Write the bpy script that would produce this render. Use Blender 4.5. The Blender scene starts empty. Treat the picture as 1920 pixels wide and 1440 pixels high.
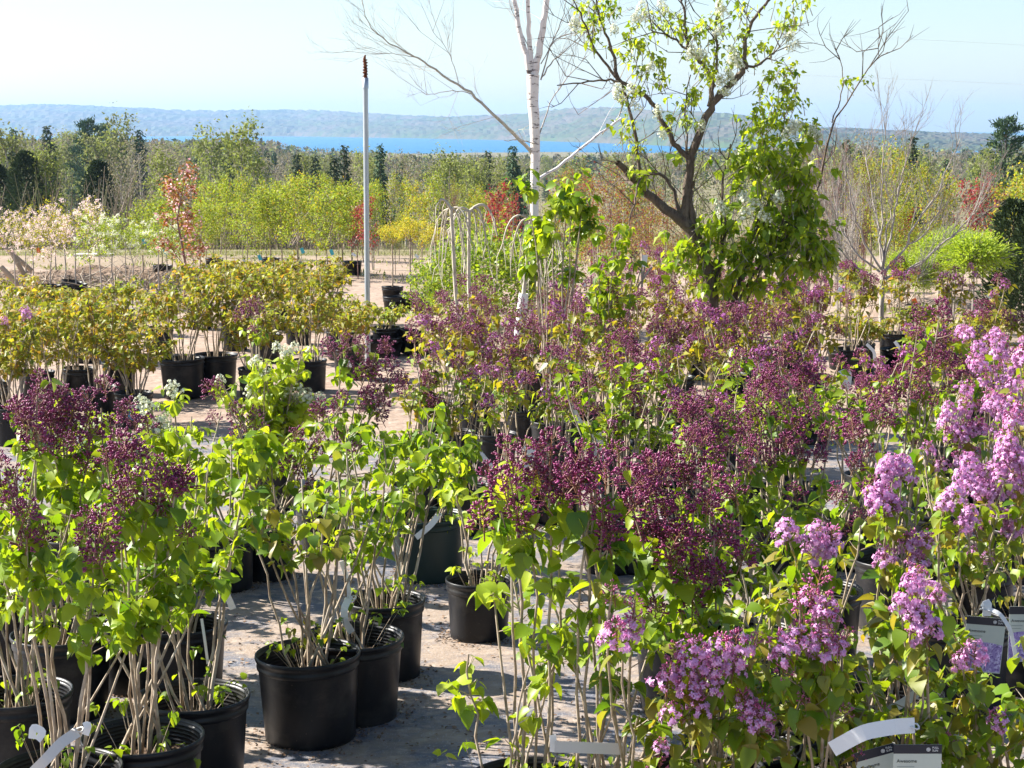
import bpy, math, random
import numpy as np
from mathutils import Matrix, Vector
from math import sin, cos, pi, radians, atan2, sqrt

sc = bpy.context.scene
COL = sc.collection
rng = np.random.default_rng(11)
random.seed(11)

# ------------------------------------------------------------------ camera
H = 2.33
F = 3400.0
HOR = 238.0
PITCH = math.atan((720 - HOR) / F)
cam_d = bpy.data.cameras.new('camera')
cam = bpy.data.objects.new('camera', cam_d)
COL.objects.link(cam)
cam.location = (0, 0, H)
cam.rotation_euler = (pi / 2 - PITCH, 0, 0)
cam_d.sensor_width = 36
cam_d.lens = F / 1920 * 36
cam_d.clip_start = 0.1
cam_d.clip_end = 40000
sc.camera = cam

# ------------------------------------------------------------------ light
SUN_EL = radians(37)
SUN_AZ = radians(-72)                  # from +Y towards +X
world = bpy.data.worlds.new('World')
sc.world = world
world.use_nodes = True
wn = world.node_tree.nodes
wl = world.node_tree.links
wn.clear()
sky = wn.new('ShaderNodeTexSky')
sky.sky_type = 'NISHITA'
sky.sun_disc = False
sky.sun_elevation = SUN_EL
sky.sun_rotation = SUN_AZ
sky.altitude = 250
sky.air_density = 1.0
sky.dust_density = 0.8
sky.ozone_density = 2.0
bg = wn.new('ShaderNodeBackground')
bg.inputs['Strength'].default_value = 0.064
wo = wn.new('ShaderNodeOutputWorld')
wl.new(sky.outputs[0], bg.inputs['Color'])
wl.new(bg.outputs[0], wo.inputs['Surface'])
sd = bpy.data.lights.new('sun', 'SUN')
sd.energy = 5.0
sd.angle = radians(0.5)
sd.color = (1.0, 0.95, 0.87)
sun = bpy.data.objects.new('sun', sd)
COL.objects.link(sun)
sv = Vector((cos(SUN_EL) * sin(SUN_AZ), cos(SUN_EL) * cos(SUN_AZ), sin(SUN_EL)))
sun.rotation_euler = sv.to_track_quat('Z', 'Y').to_euler()
sun.location = (-8, 2, 12)
sc.view_settings.view_transform = 'Standard'
sc.view_settings.look = 'None'
sc.view_settings.gamma = 1
sc.view_settings.exposure = 1.6
sc.view_settings.use_curve_mapping = False
cy = sc.cycles
cy.max_bounces = 6
cy.diffuse_bounces = 3
cy.glossy_bounces = 2
cy.transmission_bounces = 4
cy.transparent_max_bounces = 6
cy.volume_bounces = 0
cy.use_denoising = True
cy.caustics_reflective = False
cy.caustics_refractive = False

# ------------------------------------------------------------------ helpers
def W(px, py, Y):
    """the point at world depth Y seen in that direction"""
    u = (px - 960) / F
    v = (720 - py) / F
    dy = cos(PITCH) + v * sin(PITCH)
    dz = -sin(PITCH) + v * cos(PITCH)
    t = Y / dy
    return Vector((u * t, Y, H + dz * t))

GY = [-80, 33, 45, 60, 100, 200, 500, 1000, 1500, 1750, 2200, 7800]
GZ = [0, 0, -.7, -1.9, -5, -9, -14, -17.5, -19.3, -21.5, -27, -30]
def gz(y, x=0):
    return float(np.interp(y, GY, GZ))

MATS = {}
def mat(name, base, rough=.6, spec=.3, trans=0.0, tcol=None, vary=None, vary2=None, noise=None, bump=None, attr=None, metal=0.0, back=None):
    """one procedural material: colour ramp over a per-piece random value, noise mottling, optional light passing through"""
    m = bpy.data.materials.new(name)
    m.use_nodes = True
    n = m.node_tree.nodes
    l = m.node_tree.links
    n.clear()
    out = n.new('ShaderNodeOutputMaterial')
    p = n.new('ShaderNodeBsdfPrincipled')
    p.inputs['Roughness'].default_value = rough
    p.inputs['Specular IOR Level'].default_value = spec
    p.inputs['Metallic'].default_value = metal
    rgb = n.new('ShaderNodeRGB')
    rgb.outputs[0].default_value = (*base, 1)
    csock = rgb.outputs[0]
    if attr:
        a = n.new('ShaderNodeAttribute')
        a.attribute_name = attr
        csock = a.outputs['Color']
    if vary:
        oi = n.new('ShaderNodeObjectInfo')
        ge = n.new('ShaderNodeNewGeometry')
        ad = n.new('ShaderNodeMath'); ad.operation = 'ADD'
        l.new(oi.outputs['Random'], ad.inputs[0])
        l.new(ge.outputs['Random Per Island'], ad.inputs[1])
        fr = n.new('ShaderNodeMath'); fr.operation = 'FRACT'
        l.new(ad.outputs[0], fr.inputs[0])
        cr = n.new('ShaderNodeValToRGB')
        cols = [base] + list(vary)
        while len(cr.color_ramp.elements) < len(cols):
            cr.color_ramp.elements.new(.5)
        for i, c in enumerate(cols):
            cr.color_ramp.elements[i].position = i / max(1, len(cols) - 1)
            cr.color_ramp.elements[i].color = (*c, 1)
        l.new(fr.outputs[0], cr.inputs[0])
        csock = cr.outputs[0]
    tc = n.new('ShaderNodeTexCoord')
    if noise:
        for (scale, col, lo, hi, stretch) in noise:
            mp = n.new('ShaderNodeMapping')
            mp.inputs['Scale'].default_value = stretch
            l.new(tc.outputs['Object'], mp.inputs[0])
            nt = n.new('ShaderNodeTexNoise')
            nt.inputs['Scale'].default_value = scale
            nt.inputs['Detail'].default_value = 8
            nt.inputs['Roughness'].default_value = .65
            l.new(mp.outputs[0], nt.inputs['Vector'])
            mr = n.new('ShaderNodeMapRange')
            mr.inputs['From Min'].default_value = lo
            mr.inputs['From Max'].default_value = hi
            l.new(nt.outputs['Fac'], mr.inputs['Value'])
            mx = n.new('ShaderNodeMix'); mx.data_type = 'RGBA'
            l.new(mr.outputs[0], mx.inputs['Factor'])
            l.new(csock, mx.inputs['A'])
            mx.inputs['B'].default_value = (*col, 1)
            csock = mx.outputs['Result']
    l.new(csock, p.inputs['Base Color'])
    if bump:
        nt = n.new('ShaderNodeTexNoise')
        nt.inputs['Scale'].default_value = bump[0]
        nt.inputs['Detail'].default_value = 6
        l.new(tc.outputs['Object'], nt.inputs['Vector'])
        b = n.new('ShaderNodeBump')
        b.inputs['Strength'].default_value = bump[1]
        b.inputs['Distance'].default_value = bump[2]
        l.new(nt.outputs['Fac'], b.inputs['Height'])
        l.new(b.outputs[0], p.inputs['Normal'])
    if trans:
        t = n.new('ShaderNodeBsdfTranslucent')
        hs = n.new('ShaderNodeMix'); hs.data_type = 'RGBA'; hs.blend_type = 'MULTIPLY'
        hs.inputs['Factor'].default_value = 1
        l.new(csock, hs.inputs['A'])
        hs.inputs['B'].default_value = (*(tcol or (1, 1, 1)), 1)
        l.new(hs.outputs['Result'], t.inputs['Color'])
        ms = n.new('ShaderNodeMixShader')
        ms.inputs[0].default_value = trans
        l.new(p.outputs[0], ms.inputs[1])
        l.new(t.outputs[0], ms.inputs[2])
        l.new(ms.outputs[0], out.inputs['Surface'])
    else:
        l.new(p.outputs[0], out.inputs['Surface'])
    MATS[name] = m
    return m

ONE = (1, 1, 1)
TC = (2.0, 1.85, .85)
mat('leaf_green', (.125, .225, .009), .42, .45, .42, TC, vary=[(.175, .265, .012), (.28, .355, .016), (.06, .14, .010)])
mat('leaf_lime', (.26, .36, .018), .45, .45, .42, TC, vary=[(.36, .43, .03), (.17, .27, .014)])
mat('leaf_bronze', (.20, .23, .03), .42, .5, .4, TC, vary=[(.26, .20, .03), (.15, .21, .025), (.22, .26, .03)])
mat('leaf_olive', (.22, .22, .02), .5, .4, .38, TC, vary=[(.13, .165, .015), (.32, .27, .025), (.22, .25, .02), (.25, .15, .03)])
mat('leaf_orange', (.23, .28, .03), .5, .35, .4, TC, vary=[(.36, .19, .04), (.17, .25, .03), (.28, .30, .04), (.16, .24, .03)])
mat('leaf_spring', (.20, .28, .035), .6, .2, .4, TC, vary=[(.26, .33, .05), (.12, .20, .025), (.29, .31, .06)])
mat('leaf_yellow', (.52, .42, .04), .6, .2, .4, (1.5, 1.5, 1), vary=[(.44, .40, .04), (.6, .42, .05)])
mat('leaf_willow', (.27, .38, .04), .6, .2, .35, TC, vary=[(.33, .42, .05), (.2, .32, .03)])
mat('leaf_deep', (.07, .15, .015), .45, .4, .35, TC, vary=[(.1, .19, .02), (.05, .12, .012)])
mat('leaf_red', (.23, .03, .035), .5, .3, .35, (1.8, 1.2, 1.2), vary=[(.32, .05, .05), (.14, .02, .03)])
mat('leaf_plum', (.19, .075, .055), .55, .3, .35, (1.6, 1.4, 1.1), vary=[(.24, .10, .06), (.16, .15, .05), (.22, .06, .06)])
mat('leaf_copper', (.44, .16, .03), .55, .3, .35, (1.2, 1.2, 1.0), vary=[(.20, .07, .025), (.38, .19, .05), (.24, .17, .04)])
mat('needles_dark', (.055, .075, .035), .7, .2, .1, ONE, vary=[(.06, .09, .035), (.035, .055, .025)])
mat('needles_mid', (.06, .11, .05), .7, .2, .1, ONE, vary=[(.08, .13, .05), (.045, .09, .045)])
mat('wood_leaf_a', (.19, .20, .09), .7, .1, .3, (1.3, 1.3, 1), vary=[(.22, .23, .09), (.15, .16, .08)])
mat('wood_leaf_b', (.23, .20, .15), .7, .1, .3, (1.3, 1.3, 1), vary=[(.27, .23, .18), (.19, .17, .12)])
mat('wood_leaf_c', (.20, .23, .075), .7, .1, .3, (1.5, 1.5, 1), vary=[(.25, .29, .07), (.18, .22, .06)])
mat('petal_blush', (.86, .80, .74), .6, .2, .3, (1.2, 1.1, 1.1), vary=[(.85, .74, .70), (.72, .5, .5)])
mat('petal_white', (.78, .80, .62), .6, .2, .3, (1.15, 1.15, 1.1), vary=[(.85, .85, .75), (.7, .74, .5)])
mat('petal_rose', (.75, .35, .42), .6, .2, .3, (1.2, 1.1, 1.1), vary=[(.8, .45, .5)])
mat('bud_wine', (.155, .009, .058), .38, .5, 0, vary=[(.25, .020, .115), (.085, .006, .028), (.33, .045, .18), (.12, .008, .042)])
mat('bud_rose', (.50, .08, .24), .35, .5, .15, ONE, vary=[(.6, .16, .38), (.38, .05, .16), (.56, .2, .42)])
mat('petal_lilac', (.70, .34, .60), .5, .3, .3, (1.15, 1.05, 1.15), vary=[(.76, .50, .78), (.60, .22, .47), (.7, .42, .70), (.64, .26, .52)])
mat('petal_violet', (.50, .16, .48), .5, .3, .25, (1.15, 1.05, 1.15), vary=[(.42, .1, .36), (.6, .28, .58)])
mat('petal_cream', (.80, .80, .62), .5, .3, .25, ONE, vary=[(.85, .86, .72), (.7, .74, .46)])
mat('rachis', (.20, .09, .05), .5, .3)
mat('rachis_green', (.25, .28, .08), .5, .3)
mat('bark_stem', (.37, .295, .215), .7, .3, noise=[(60, (.22, .16, .11), .45, .62, (1, 1, .3)), (9, (.54, .48, .40), .5, .7, (1, 1, .6))], bump=(120, .4, .002))
mat('bark_pale', (.50, .45, .36), .7, .3, noise=[(40, (.35, .29, .22), .5, .65, (1, 1, .3))])
mat('bark_dark', (.115, .085, .065), .85, .2, noise=[(25, (.20, .16, .12), .45, .7, (1, 1, .25)), (60, (.05, .035, .028), .5, .7, (1, 1, .3))], bump=(50, .8, .01))
mat('bark_grey', (.33, .29, .26), .8, .2, noise=[(20, (.42, .38, .34), .45, .65, (1, 1, .3))])
mat('bark_birch', (.78, .72, .68), .6, .3, noise=[(7, (.10, .075, .07), .57, .62, (1, 1, 3.5)), (4, (.66, .55, .50), .5, .7, (1, 1, 1))], bump=(30, .3, .004))
mat('twig_red', (.24, .14, .12), .8, .2)
mat('plastic_black', (.006, .0065, .009), .40, .32, noise=[(5, (.06, .054, .048), .50, .80, (1, 1, 1.6)), (95, (.22, .17, .13), .67, .72, ONE), (60, (.012, .012, .013), .5, .8, (1, 1, .3))], bump=(30, .12, .004))
mat('plastic_green', (.012, .028, .026), .4, .4)
mat('soil', (.09, .06, .042), .95, .1, noise=[(40, (.19, .13, .09), .5, .65, ONE), (110, (.03, .02, .015), .5, .6, ONE)], bump=(70, 1, .02))
mat('tag_white', (.82, .83, .84), .45, .4, .15, ONE)
mat('tag_grey', (.62, .60, .58), .5, .3, .1, ONE)
mat('tag_black', (.012, .015, .028), .4, .4)
mat('card_face', (.52, .56, .50), .35, .4, noise=[(9, (.44, .49, .45), .4, .7, ONE)])
mat('card_picture', (.30, .22, .50), .4, .4, noise=[(60, (.62, .55, .80), .48, .58, ONE), (30, (.12, .22, .08), .6, .66, ONE), (110, (.14, .07, .30), .52, .62, ONE)])
mat('label_green', (.05, .30, .20), .4, .4)
mat('label_blue', (.10, .28, .45), .4, .4)
mat('print_dark', (.03, .035, .03), .6, .2)
mat('print_grey', (.30, .34, .31), .6, .2)
mat('steel', (.42, .46, .49), .45, .5, metal=.7, noise=[(12, (.55, .6, .63), .5, .7, (1, 1, .3))])
mat('rust', (.20, .075, .035), .9, .1, noise=[(60, (.09, .03, .018), .45, .6, ONE)], bump=(90, 1, .01))
mat('guard_white', (.8, .8, .78), .5, .3)
mat('plank', (.72, .70, .66), .7, .2, noise=[(12, (.5, .46, .4), .5, .7, (.2, 1, 1))])
mat('dead_wood', (.36, .30, .24), .85, .1)
mat('earth', (.17, .12, .085), .95, .1, noise=[(3, (.27, .20, .15), .4, .65, ONE), (14, (.09, .06, .045), .5, .7, ONE)], bump=(8, 1, .1))
mat('grass', (.18, .22, .06), .7, .2, .3, (1.5, 1.5, 1), vary=[(.25, .24, .10), (.12, .19, .04), (.3, .25, .15)])
mat('brush', (.26, .20, .15), .8, .1, .15, ONE, vary=[(.32, .26, .2), (.2, .16, .12), (.22, .24, .1)])
mat('chip', (.16, .095, .055), .9, .1, vary=[(.26, .17, .11), (.10, .06, .04), (.34, .26, .19)])
mat('wire', (.45, .48, .5), .5, .3)
mat('tape_cyan', (.1, .5, .55), .5, .3, .2, ONE)
mat('tape_orange', (.75, .16, .03), .5, .3, .2, ONE)

class Geo:
    def __init__(s):
        s.v = []; s.f = []; s.m = []; s.c = []; s.n = 0
    def add(s, v, f, mi=0, col=None):
        v = np.asarray(v, float).reshape(-1, 3)
        f = np.asarray(f, int)
        s.v.append(v)
        s.f.append(f + s.n)
        s.m.append(np.full(len(f), mi))
        if col is not None:
            s.c.append(np.broadcast_to(np.asarray(col, float), (len(v), 3)))
        s.n += len(v)
    def tube(s, pts, rad, k=6, mi=0, cap=False):
        pts = np.asarray(pts, float)
        n = len(pts)
        rad = np.broadcast_to(np.asarray(rad, float), (n,))
        tan = np.gradient(pts, axis=0)
        tan /= np.linalg.norm(tan, axis=1)[:, None] + 1e-9
        ref = np.array([1, 0, 0]) if abs(tan[0][0]) < .8 else np.array([0, 1, 0])
        a = np.cross(tan, ref); a /= np.linalg.norm(a, axis=1)[:, None] + 1e-9
        b = np.cross(tan, a)
        th = np.arange(k) * 2 * pi / k
        ring = (np.cos(th)[None, :, None] * a[:, None, :] + np.sin(th)[None, :, None] * b[:, None, :]) * rad[:, None, None] + pts[:, None, :]
        i = np.arange(n - 1)[:, None] * k
        j = np.arange(k)[None, :]
        j2 = (j + 1) % k
        f = np.stack([i + j, i + j2, i + k + j2, i + k + j], -1).reshape(-1, 4)
        s.add(ring.reshape(-1, 3), f, mi)
        if cap:
            base = s.n - n * k
            s.v.append(np.array([pts[-1]])); s.n += 1
            e = base + (n - 1) * k
            s.f.append(np.array([[e + q, e + (q + 1) % k, s.n - 1] for q in range(k)]))
            s.m.append(np.full(k, mi))
    def inst(s, tv, tf, M, T, mi=0, col=None):
        """template (k,3) put at every frame M (n,3,3) columns = axes, T (n,3)"""
        v = np.einsum('nij,kj->nki', M, tv) + T[:, None, :]
        n, k = v.shape[:2]
        f = (np.asarray(tf)[None] + (np.arange(n) * k)[:, None, None]).reshape(-1, np.asarray(tf).shape[1])
        if col is not None:
            col = np.repeat(np.asarray(col), k, axis=0)
        s.add(v.reshape(-1, 3), f, mi, col)
    def lathe(s, prof, k=32, mi=0, cx=0, cy_=0):
        prof = np.asarray(prof, float)
        th = np.arange(k) * 2 * pi / k
        v = np.stack([prof[:, 0, None] * np.cos(th) + cx, prof[:, 0, None] * np.sin(th) + cy_, np.broadcast_to(prof[:, 1, None], (len(prof), k))], -1)
        i = np.arange(len(prof) - 1)[:, None] * k
        j = np.arange(k)[None]
        j2 = (j + 1) % k
        s.add(v.reshape(-1, 3), np.stack([i + j, i + j2, i + k + j2, i + k + j], -1).reshape(-1, 4), mi)
    def box(s, c, d, R=None, mi=0):
        c = np.array(c, float); d = np.array(d, float) / 2
        v = np.array([[x, y, z] for x in (-1, 1) for y in (-1, 1) for z in (-1, 1)]) * d
        if R is not None:
            v = v @ np.array(R).T
        s.add(v + c, [[0, 1, 3, 2], [4, 6, 7, 5], [0, 4, 5, 1], [2, 3, 7, 6], [0, 2, 6, 4], [1, 5, 7, 3]], mi)
    def mesh(s, name, mats, smooth=True):
        me = bpy.data.meshes.new(name)
        v = np.concatenate(s.v)
        cnt = np.concatenate([np.full(len(f), f.shape[1]) for f in s.f])
        loops = np.concatenate([f.ravel() for f in s.f])
        me.vertices.add(len(v)); me.vertices.foreach_set('co', v.ravel())
        me.loops.add(len(loops)); me.loops.foreach_set('vertex_index', loops)
        me.polygons.add(len(cnt))
        me.polygons.foreach_set('loop_start', np.concatenate([[0], np.cumsum(cnt)[:-1]]))
        me.polygons.foreach_set('loop_total', cnt)
        me.polygons.foreach_set('material_index', np.concatenate(s.m))
        me.polygons.foreach_set('use_smooth', np.full(len(cnt), smooth))
        for m in mats:
            me.materials.append(MATS[m])
        if s.c:
            ca = me.color_attributes.new('Col', 'FLOAT_COLOR', 'POINT')
            cc = np.concatenate(s.c)
            ca.data.foreach_set('color', np.concatenate([cc, np.ones((len(cc), 1))], 1).ravel())
        me.update(calc_edges=True)
        me.validate()
        return me

def put(name, me, parent=None, loc=(0, 0, 0), rz=0, scale=1, M=None, kind=None):
    o = bpy.data.objects.new(name, me)
    COL.objects.link(o)
    if M is not None:
        o.matrix_basis = M
    else:
        o.location = loc
        o.rotation_euler = (0, 0, rz)
        o.scale = (scale,) * 3 if np.isscalar(scale) else scale
    if parent: o.parent = parent
    if kind: o['kind'] = kind
    return o

def tag(o, label, cat, group=None):
    o['label'] = label; o['category'] = cat
    if group: o['group'] = group
    return o

def root(name, loc, label, cat, group=None, rz=0, scale=1):
    return tag(put(name, None, None, loc, rz, scale), label, cat, group)

def norm(a):
    return a / (np.linalg.norm(a, axis=-1, keepdims=True) + 1e-9)

def frames(d, nrm, size):
    """columns side, along, normal, scaled by size"""
    y = norm(d)
    x = norm(np.cross(y, nrm))
    z = np.cross(x, y)
    return np.stack([x, y, z], -1) * np.asarray(size)[..., None, None]

# leaf shapes: base at 0, tip along +Y, length 1
def heart(fold=.22, droop=.22, wide=1.0):
    st = [0, .12, .34, .6, .82, 1.0]
    wd = [.10, .34, .42, .31, .15, 0]
    dy = [0, -.09, -.03, 0, 0, 0]
    v = []; 
    for t, w, q in zip(st, wd, dy):
        z = -droop * t * t
        v.append((0, t, z))
        if w:
            v.append((-w * wide, t + q, z + fold * w)); v.append((w * wide, t + q, z + fold * w))
    f4 = []; f3 = []
    for i in range(4):
        a = i * 3
        f4 += [(a, a + 3, a + 4, a + 1), (a, a + 2, a + 5, a + 3)]
    f3 += [(12, 15, 13), (12, 14, 15)]
    v = [(x, y, z) for x, y, z in v]
    v += [(-.012, -.28, .03), (.012, -.28, .03), (.012, .02, 0), (-.012, .02, 0)]
    f4 += [(16, 17, 18, 19)]
    return np.array(v), np.array(f4), np.array(f3)
SL_V = np.array([(0, 0, 0), (-.34, .3, .07), (0, .36, -.03), (.34, .3, .07), (0, 1, -.22)], float)
SL_F = np.array([(0, 2, 1), (0, 3, 2), (1, 2, 4), (2, 3, 4)])
QL_V = np.array([(0, 0, 0), (.32, .45, .08), (0, 1, -.1), (-.32, .45, .08)], float)
QL_F = np.array([(0, 1, 2, 3)])
NL_V = np.array([(0, 0, 0), (.13, .45, .03), (0, 1, -.15), (-.13, .45, .03)], float)   # narrow leaf

LEAFMESH = {}
def leaf_mesh(matname, var):
    k = (matname, var)
    if k not in LEAFMESH:
        v, f4, f3 = heart(*[(.22, .22, 1), (.5, .35, .95), (.08, .5, 1.08), (.75, .2, .8)][var])
        g = Geo()
        g.add(v, f4); g.f.append(f3); g.m.append(np.zeros(2, int))
        LEAFMESH[k] = g.mesh('leaf', [matname])
    return LEAFMESH[k]

BUD_V = np.array([(0, 0, 0), (.23, .6, 0), (0, .6, .23), (-.23, .6, 0), (0, .6, -.23), (.19, .88, .0), (0, .88, .19), (-.19, .88, 0), (0, .88, -.19), (0, 1.05, 0)], float)
BUD_F3 = [(0, 2, 1), (0, 3, 2), (0, 4, 3), (0, 1, 4), (9, 5, 6), (9, 6, 7), (9, 7, 8), (9, 8, 5)]
BUD_F3 += [t for (a, b, c, d) in [(1, 2, 6, 5), (2, 3, 7, 6), (3, 4, 8, 7), (4, 1, 5, 8)] for t in ((a, b, c), (a, c, d))]
def petal_template():
    v = []; f = []
    for q in range(4):
        a = q * pi / 2
        c, s_ = cos(a), sin(a)
        for (x, z, y) in [(0, 0, 0), (.30, .42, .06), (0, .9, -.06), (-.30, .42, .06)]:
            v.append((x * c - z * s_, .8 + y, x * s_ + z * c))
        f.append((q * 4, q * 4 + 1, q * 4 + 2, q * 4 + 3))
    v += [(-.07, 0, 0), (.07, 0, 0), (.07, .8, 0), (-.07, .8, 0)]
    f.append((16, 17, 18, 19))
    return np.array(v), np.array(f)
PET_V, PET_F = petal_template()

def panicle(seed, kind, L=.09, R=.042, n=230, fat=1.0):
    r = np.random.default_rng(seed)
    g = Geo()
    g.tube([(0, 0, -.02), (.004, 0, L * .4), (0, .003, L * .8)], [.0022, .0018, .001], 4, 0)
    P = []; D = []
    nb = 17 if n > 80 else 11
    for b in range(nb):
        t = (b + .5) / nb
        az = b * 2.4 + r.uniform(-.3, .3)
        up = .35 + .5 * t
        rr = R * (1 - t) ** .65 * (.75 + .5 * r.random()) + .006
        p0 = np.array([0, 0, L * t * .78])
        d = np.array([cos(az), sin(az), up]); d /= np.linalg.norm(d)
        if True:
            g.tube([p0, p0 + d * rr], [.0012, .0008], 3, 0)
        k = max(3, int(n / nb * (1.5 - t)))
        for q in range(k):
            s = r.uniform(.25, 1.0) ** .6
            dd = d + r.normal(0, .38, 3); dd /= np.linalg.norm(dd)
            P.append(p0 + d * rr * s * .8 + dd * .008); D.append(dd + d * .5)
    P = np.array(P); D = norm(np.array(D))
    up = norm(r.normal(0, 1, P.shape))
    tpos = P[:, 2] / L
    if kind == 'wine':
        M = frames(D, up, r.uniform(.0095, .0145, len(P)))
        g.inst(BUD_V, BUD_F3, M, P, 1)
        mats = ['rachis', 'bud_wine']
    elif kind == 'wine_open':
        op = r.random(len(P)) < .18
        M = frames(D, up, r.uniform(.0095, .0145, len(P)))
        g.inst(BUD_V, BUD_F3, M[~op], P[~op], 1)
        M = frames(D, up, r.uniform(.009, .012, len(P)))
        g.inst(PET_V, PET_F, M[op], P[op], 2)
        mats = ['rachis', 'bud_wine', 'petal_violet']
    elif kind == 'rosebud':
        M = frames(D, up, r.uniform(.008, .012, len(P)))
        g.inst(BUD_V, BUD_F3, M, P, 1)
        mats = ['rachis', 'bud_rose']
    elif kind == 'pink' or kind == 'pale':
        op = (r.random(len(P)) < (.85 if kind == 'pale' else .62)) & (tpos < r.uniform(.45, .8, len(P)) + (.3 if kind == 'pale' else 0))
        M = frames(D, up, r.uniform(.0095, .0125, len(P)))
        g.inst(PET_V, PET_F, M[op], P[op], 2)
        g.inst(BUD_V, BUD_F3, M[~op], P[~op], 1)
        mats = ['rachis', 'bud_rose', 'petal_lilac']
    else:
        op = r.random(len(P)) < .6
        M = frames(D, up, r.uniform(.009, .012, len(P)))
        g.inst(PET_V, PET_F, M[op], P[op], 1)
        g.inst(BUD_V, BUD_F3, M[~op], P[~op], 1)
        mats = ['rachis_green', 'petal_cream']
    return g.mesh('flower_cluster', mats)
PAN = {k: [panicle(100 + i * 7 + j, k, n=nn) for j in range(nv)] for i, (k, nv, nn) in enumerate(
    [('wine', 7, 120), ('wine_open', 4, 115), ('rosebud', 3, 75), ('pink', 6, 120), ('pale', 4, 125), ('cream', 4, 100)])}

# ------------------------------------------------------------------ setting
def ground_sheet():
    ys = np.unique(np.concatenate([np.linspace(-60, 0, 7), np.linspace(0, 60, 61), np.geomspace(60, 7800, 90)]))
    xs = np.concatenate([-np.geomspace(8, 9000, 60)[::-1], np.linspace(-7, 7, 15), np.geomspace(8, 9000, 60)])
    X, Y = np.meshgrid(xs, ys)
    Z = np.interp(Y, GY, GZ)
    amp = np.clip((Y - 40) / 400, 0, 1) * 1.2
    Z = Z + amp * (np.sin(X * .011 + 1) * np.cos(Y * .009) + .5 * np.sin(X * .037 + Y * .021))
    n, m = X.shape
    i = np.arange(n - 1)[:, None] * m; j = np.arange(m - 1)[None]
    f = np.stack([i + j, i + j + 1, i + m + j + 1, i + m + j], -1).reshape(-1, 4)
    g = Geo(); g.add(np.stack([X, Y, Z], -1).reshape(-1, 3), f)
    return g.mesh('ground', ['sand'])
# sandy yard near the rows, scrub colours beyond: one ground material that changes with distance down the slope
def ground_material():
    m = mat('sand', (.33, .25, .195), .95, .1, noise=[(.9, (.27, .20, .155), .4, .65, (1, 2.2, 1)), (6, (.40, .32, .26), .48, .7, ONE), (30, (.30, .22, .17), .58, .72, ONE)], bump=(9, .8, .03))
    n = m.node_tree.nodes; l = m.node_tree.links
    p = [x for x in n if x.type == 'BSDF_PRINCIPLED'][0]
    src = p.inputs['Base Color'].links[0].from_socket
    tc = n.new('ShaderNodeTexCoord'); sp = n.new('ShaderNodeSeparateXYZ')
    l.new(tc.outputs['Object'], sp.inputs[0])
    nt = n.new('ShaderNodeTexNoise'); nt.inputs['Scale'].default_value = .25; nt.inputs['Detail'].default_value = 6
    l.new(tc.outputs['Object'], nt.inputs['Vector'])
    mu = n.new('ShaderNodeMath'); mu.operation = 'MULTIPLY_ADD'
    l.new(nt.outputs['Fac'], mu.inputs[0]); mu.inputs[1].default_value = 12
    l.new(sp.outputs['Y'], mu.inputs[2])
    mr = n.new('ShaderNodeMapRange'); mr.inputs['From Min'].default_value = 36; mr.inputs['From Max'].default_value = 42
    l.new(mu.outputs[0], mr.inputs['Value'])
    n2 = n.new('ShaderNodeTexNoise'); n2.inputs['Scale'].default_value = .6; n2.inputs['Detail'].default_value = 8
    l.new(tc.outputs['Object'], n2.inputs['Vector'])
    cr = n.new('ShaderNodeValToRGB')
    e = cr.color_ramp.elements
    e[0].position = .35; e[0].color = (.13, .12, .05, 1)
    e[1].position = .65; e[1].color = (.24, .2, .12, 1)
    l.new(n2.outputs['Fac'], cr.inputs[0])
    mx = n.new('ShaderNodeMix'); mx.data_type = 'RGBA'
    l.new(mr.outputs[0], mx.inputs['Factor']); l.new(src, mx.inputs['A']); l.new(cr.outputs[0], mx.inputs['B'])
    l.new(mx.outputs['Result'], p.inputs['Base Color'])
ground_material()
put('ground', ground_sheet(), kind='structure')

# woven weed barrier laid over the sand under the near rows, dirty with litter
mat('fabric', (.10, .108, .135), .6, .35, noise=[(1.3, (.165, .165, .185), .4, .65, (1, 3, 1)), (2.3, (.29, .225, .175), .42, .56, (1, 1.6, 1)), (13, (.38, .31, .25), .50, .68, (1, 1.5, 1)), (70, (.20, .14, .10), .60, .68, ONE), (160, (.36, .34, .33), .56, .7, (1, .25, 1))], bump=(60, .6, .006))
def cloth(y0, y1, x0, x1, z, seed):
    r = np.random.default_rng(seed)
    xs = np.linspace(x0, x1, 90); ys = np.linspace(y0, y1, 50)
    X, Y = np.meshgrid(xs, ys)
    Y = Y.copy(); Y[-1] += r.normal(0, .05, len(xs)).cumsum() * .15
    Z = z + .004 * (np.sin(X * 5 + Y * 3) * np.sin(Y * 7 - X)) + .004
    n, m = X.shape
    i = np.arange(n - 1)[:, None] * m; j = np.arange(m - 1)[None]
    f = np.stack([i + j, i + j + 1, i + m + j + 1, i + m + j], -1).reshape(-1, 4)
    g = Geo(); g.add(np.stack([X, Y, Z], -1).reshape(-1, 3), f)
    return g.mesh('ground_cloth', ['fabric'])
put('ground_cloth', cloth(-3, 13.6, -9, 9, .006, 3), kind='structure')

# lake
g = Geo()
g.add([[-9000, 1200, 0], [9000, 1200, 0], [9000, 7800, 0], [-9000, 7800, 0]], [[0, 1, 2, 3]])
mat('lake', (.018, .12, .25), .6, .2, noise=[(.004, (.022, .15, .29), .4, .6, (1, 6, 1))])
put('lake_water', g.mesh('lake_water', ['lake']), loc=(0, 0, -20), kind='structure')

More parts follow.
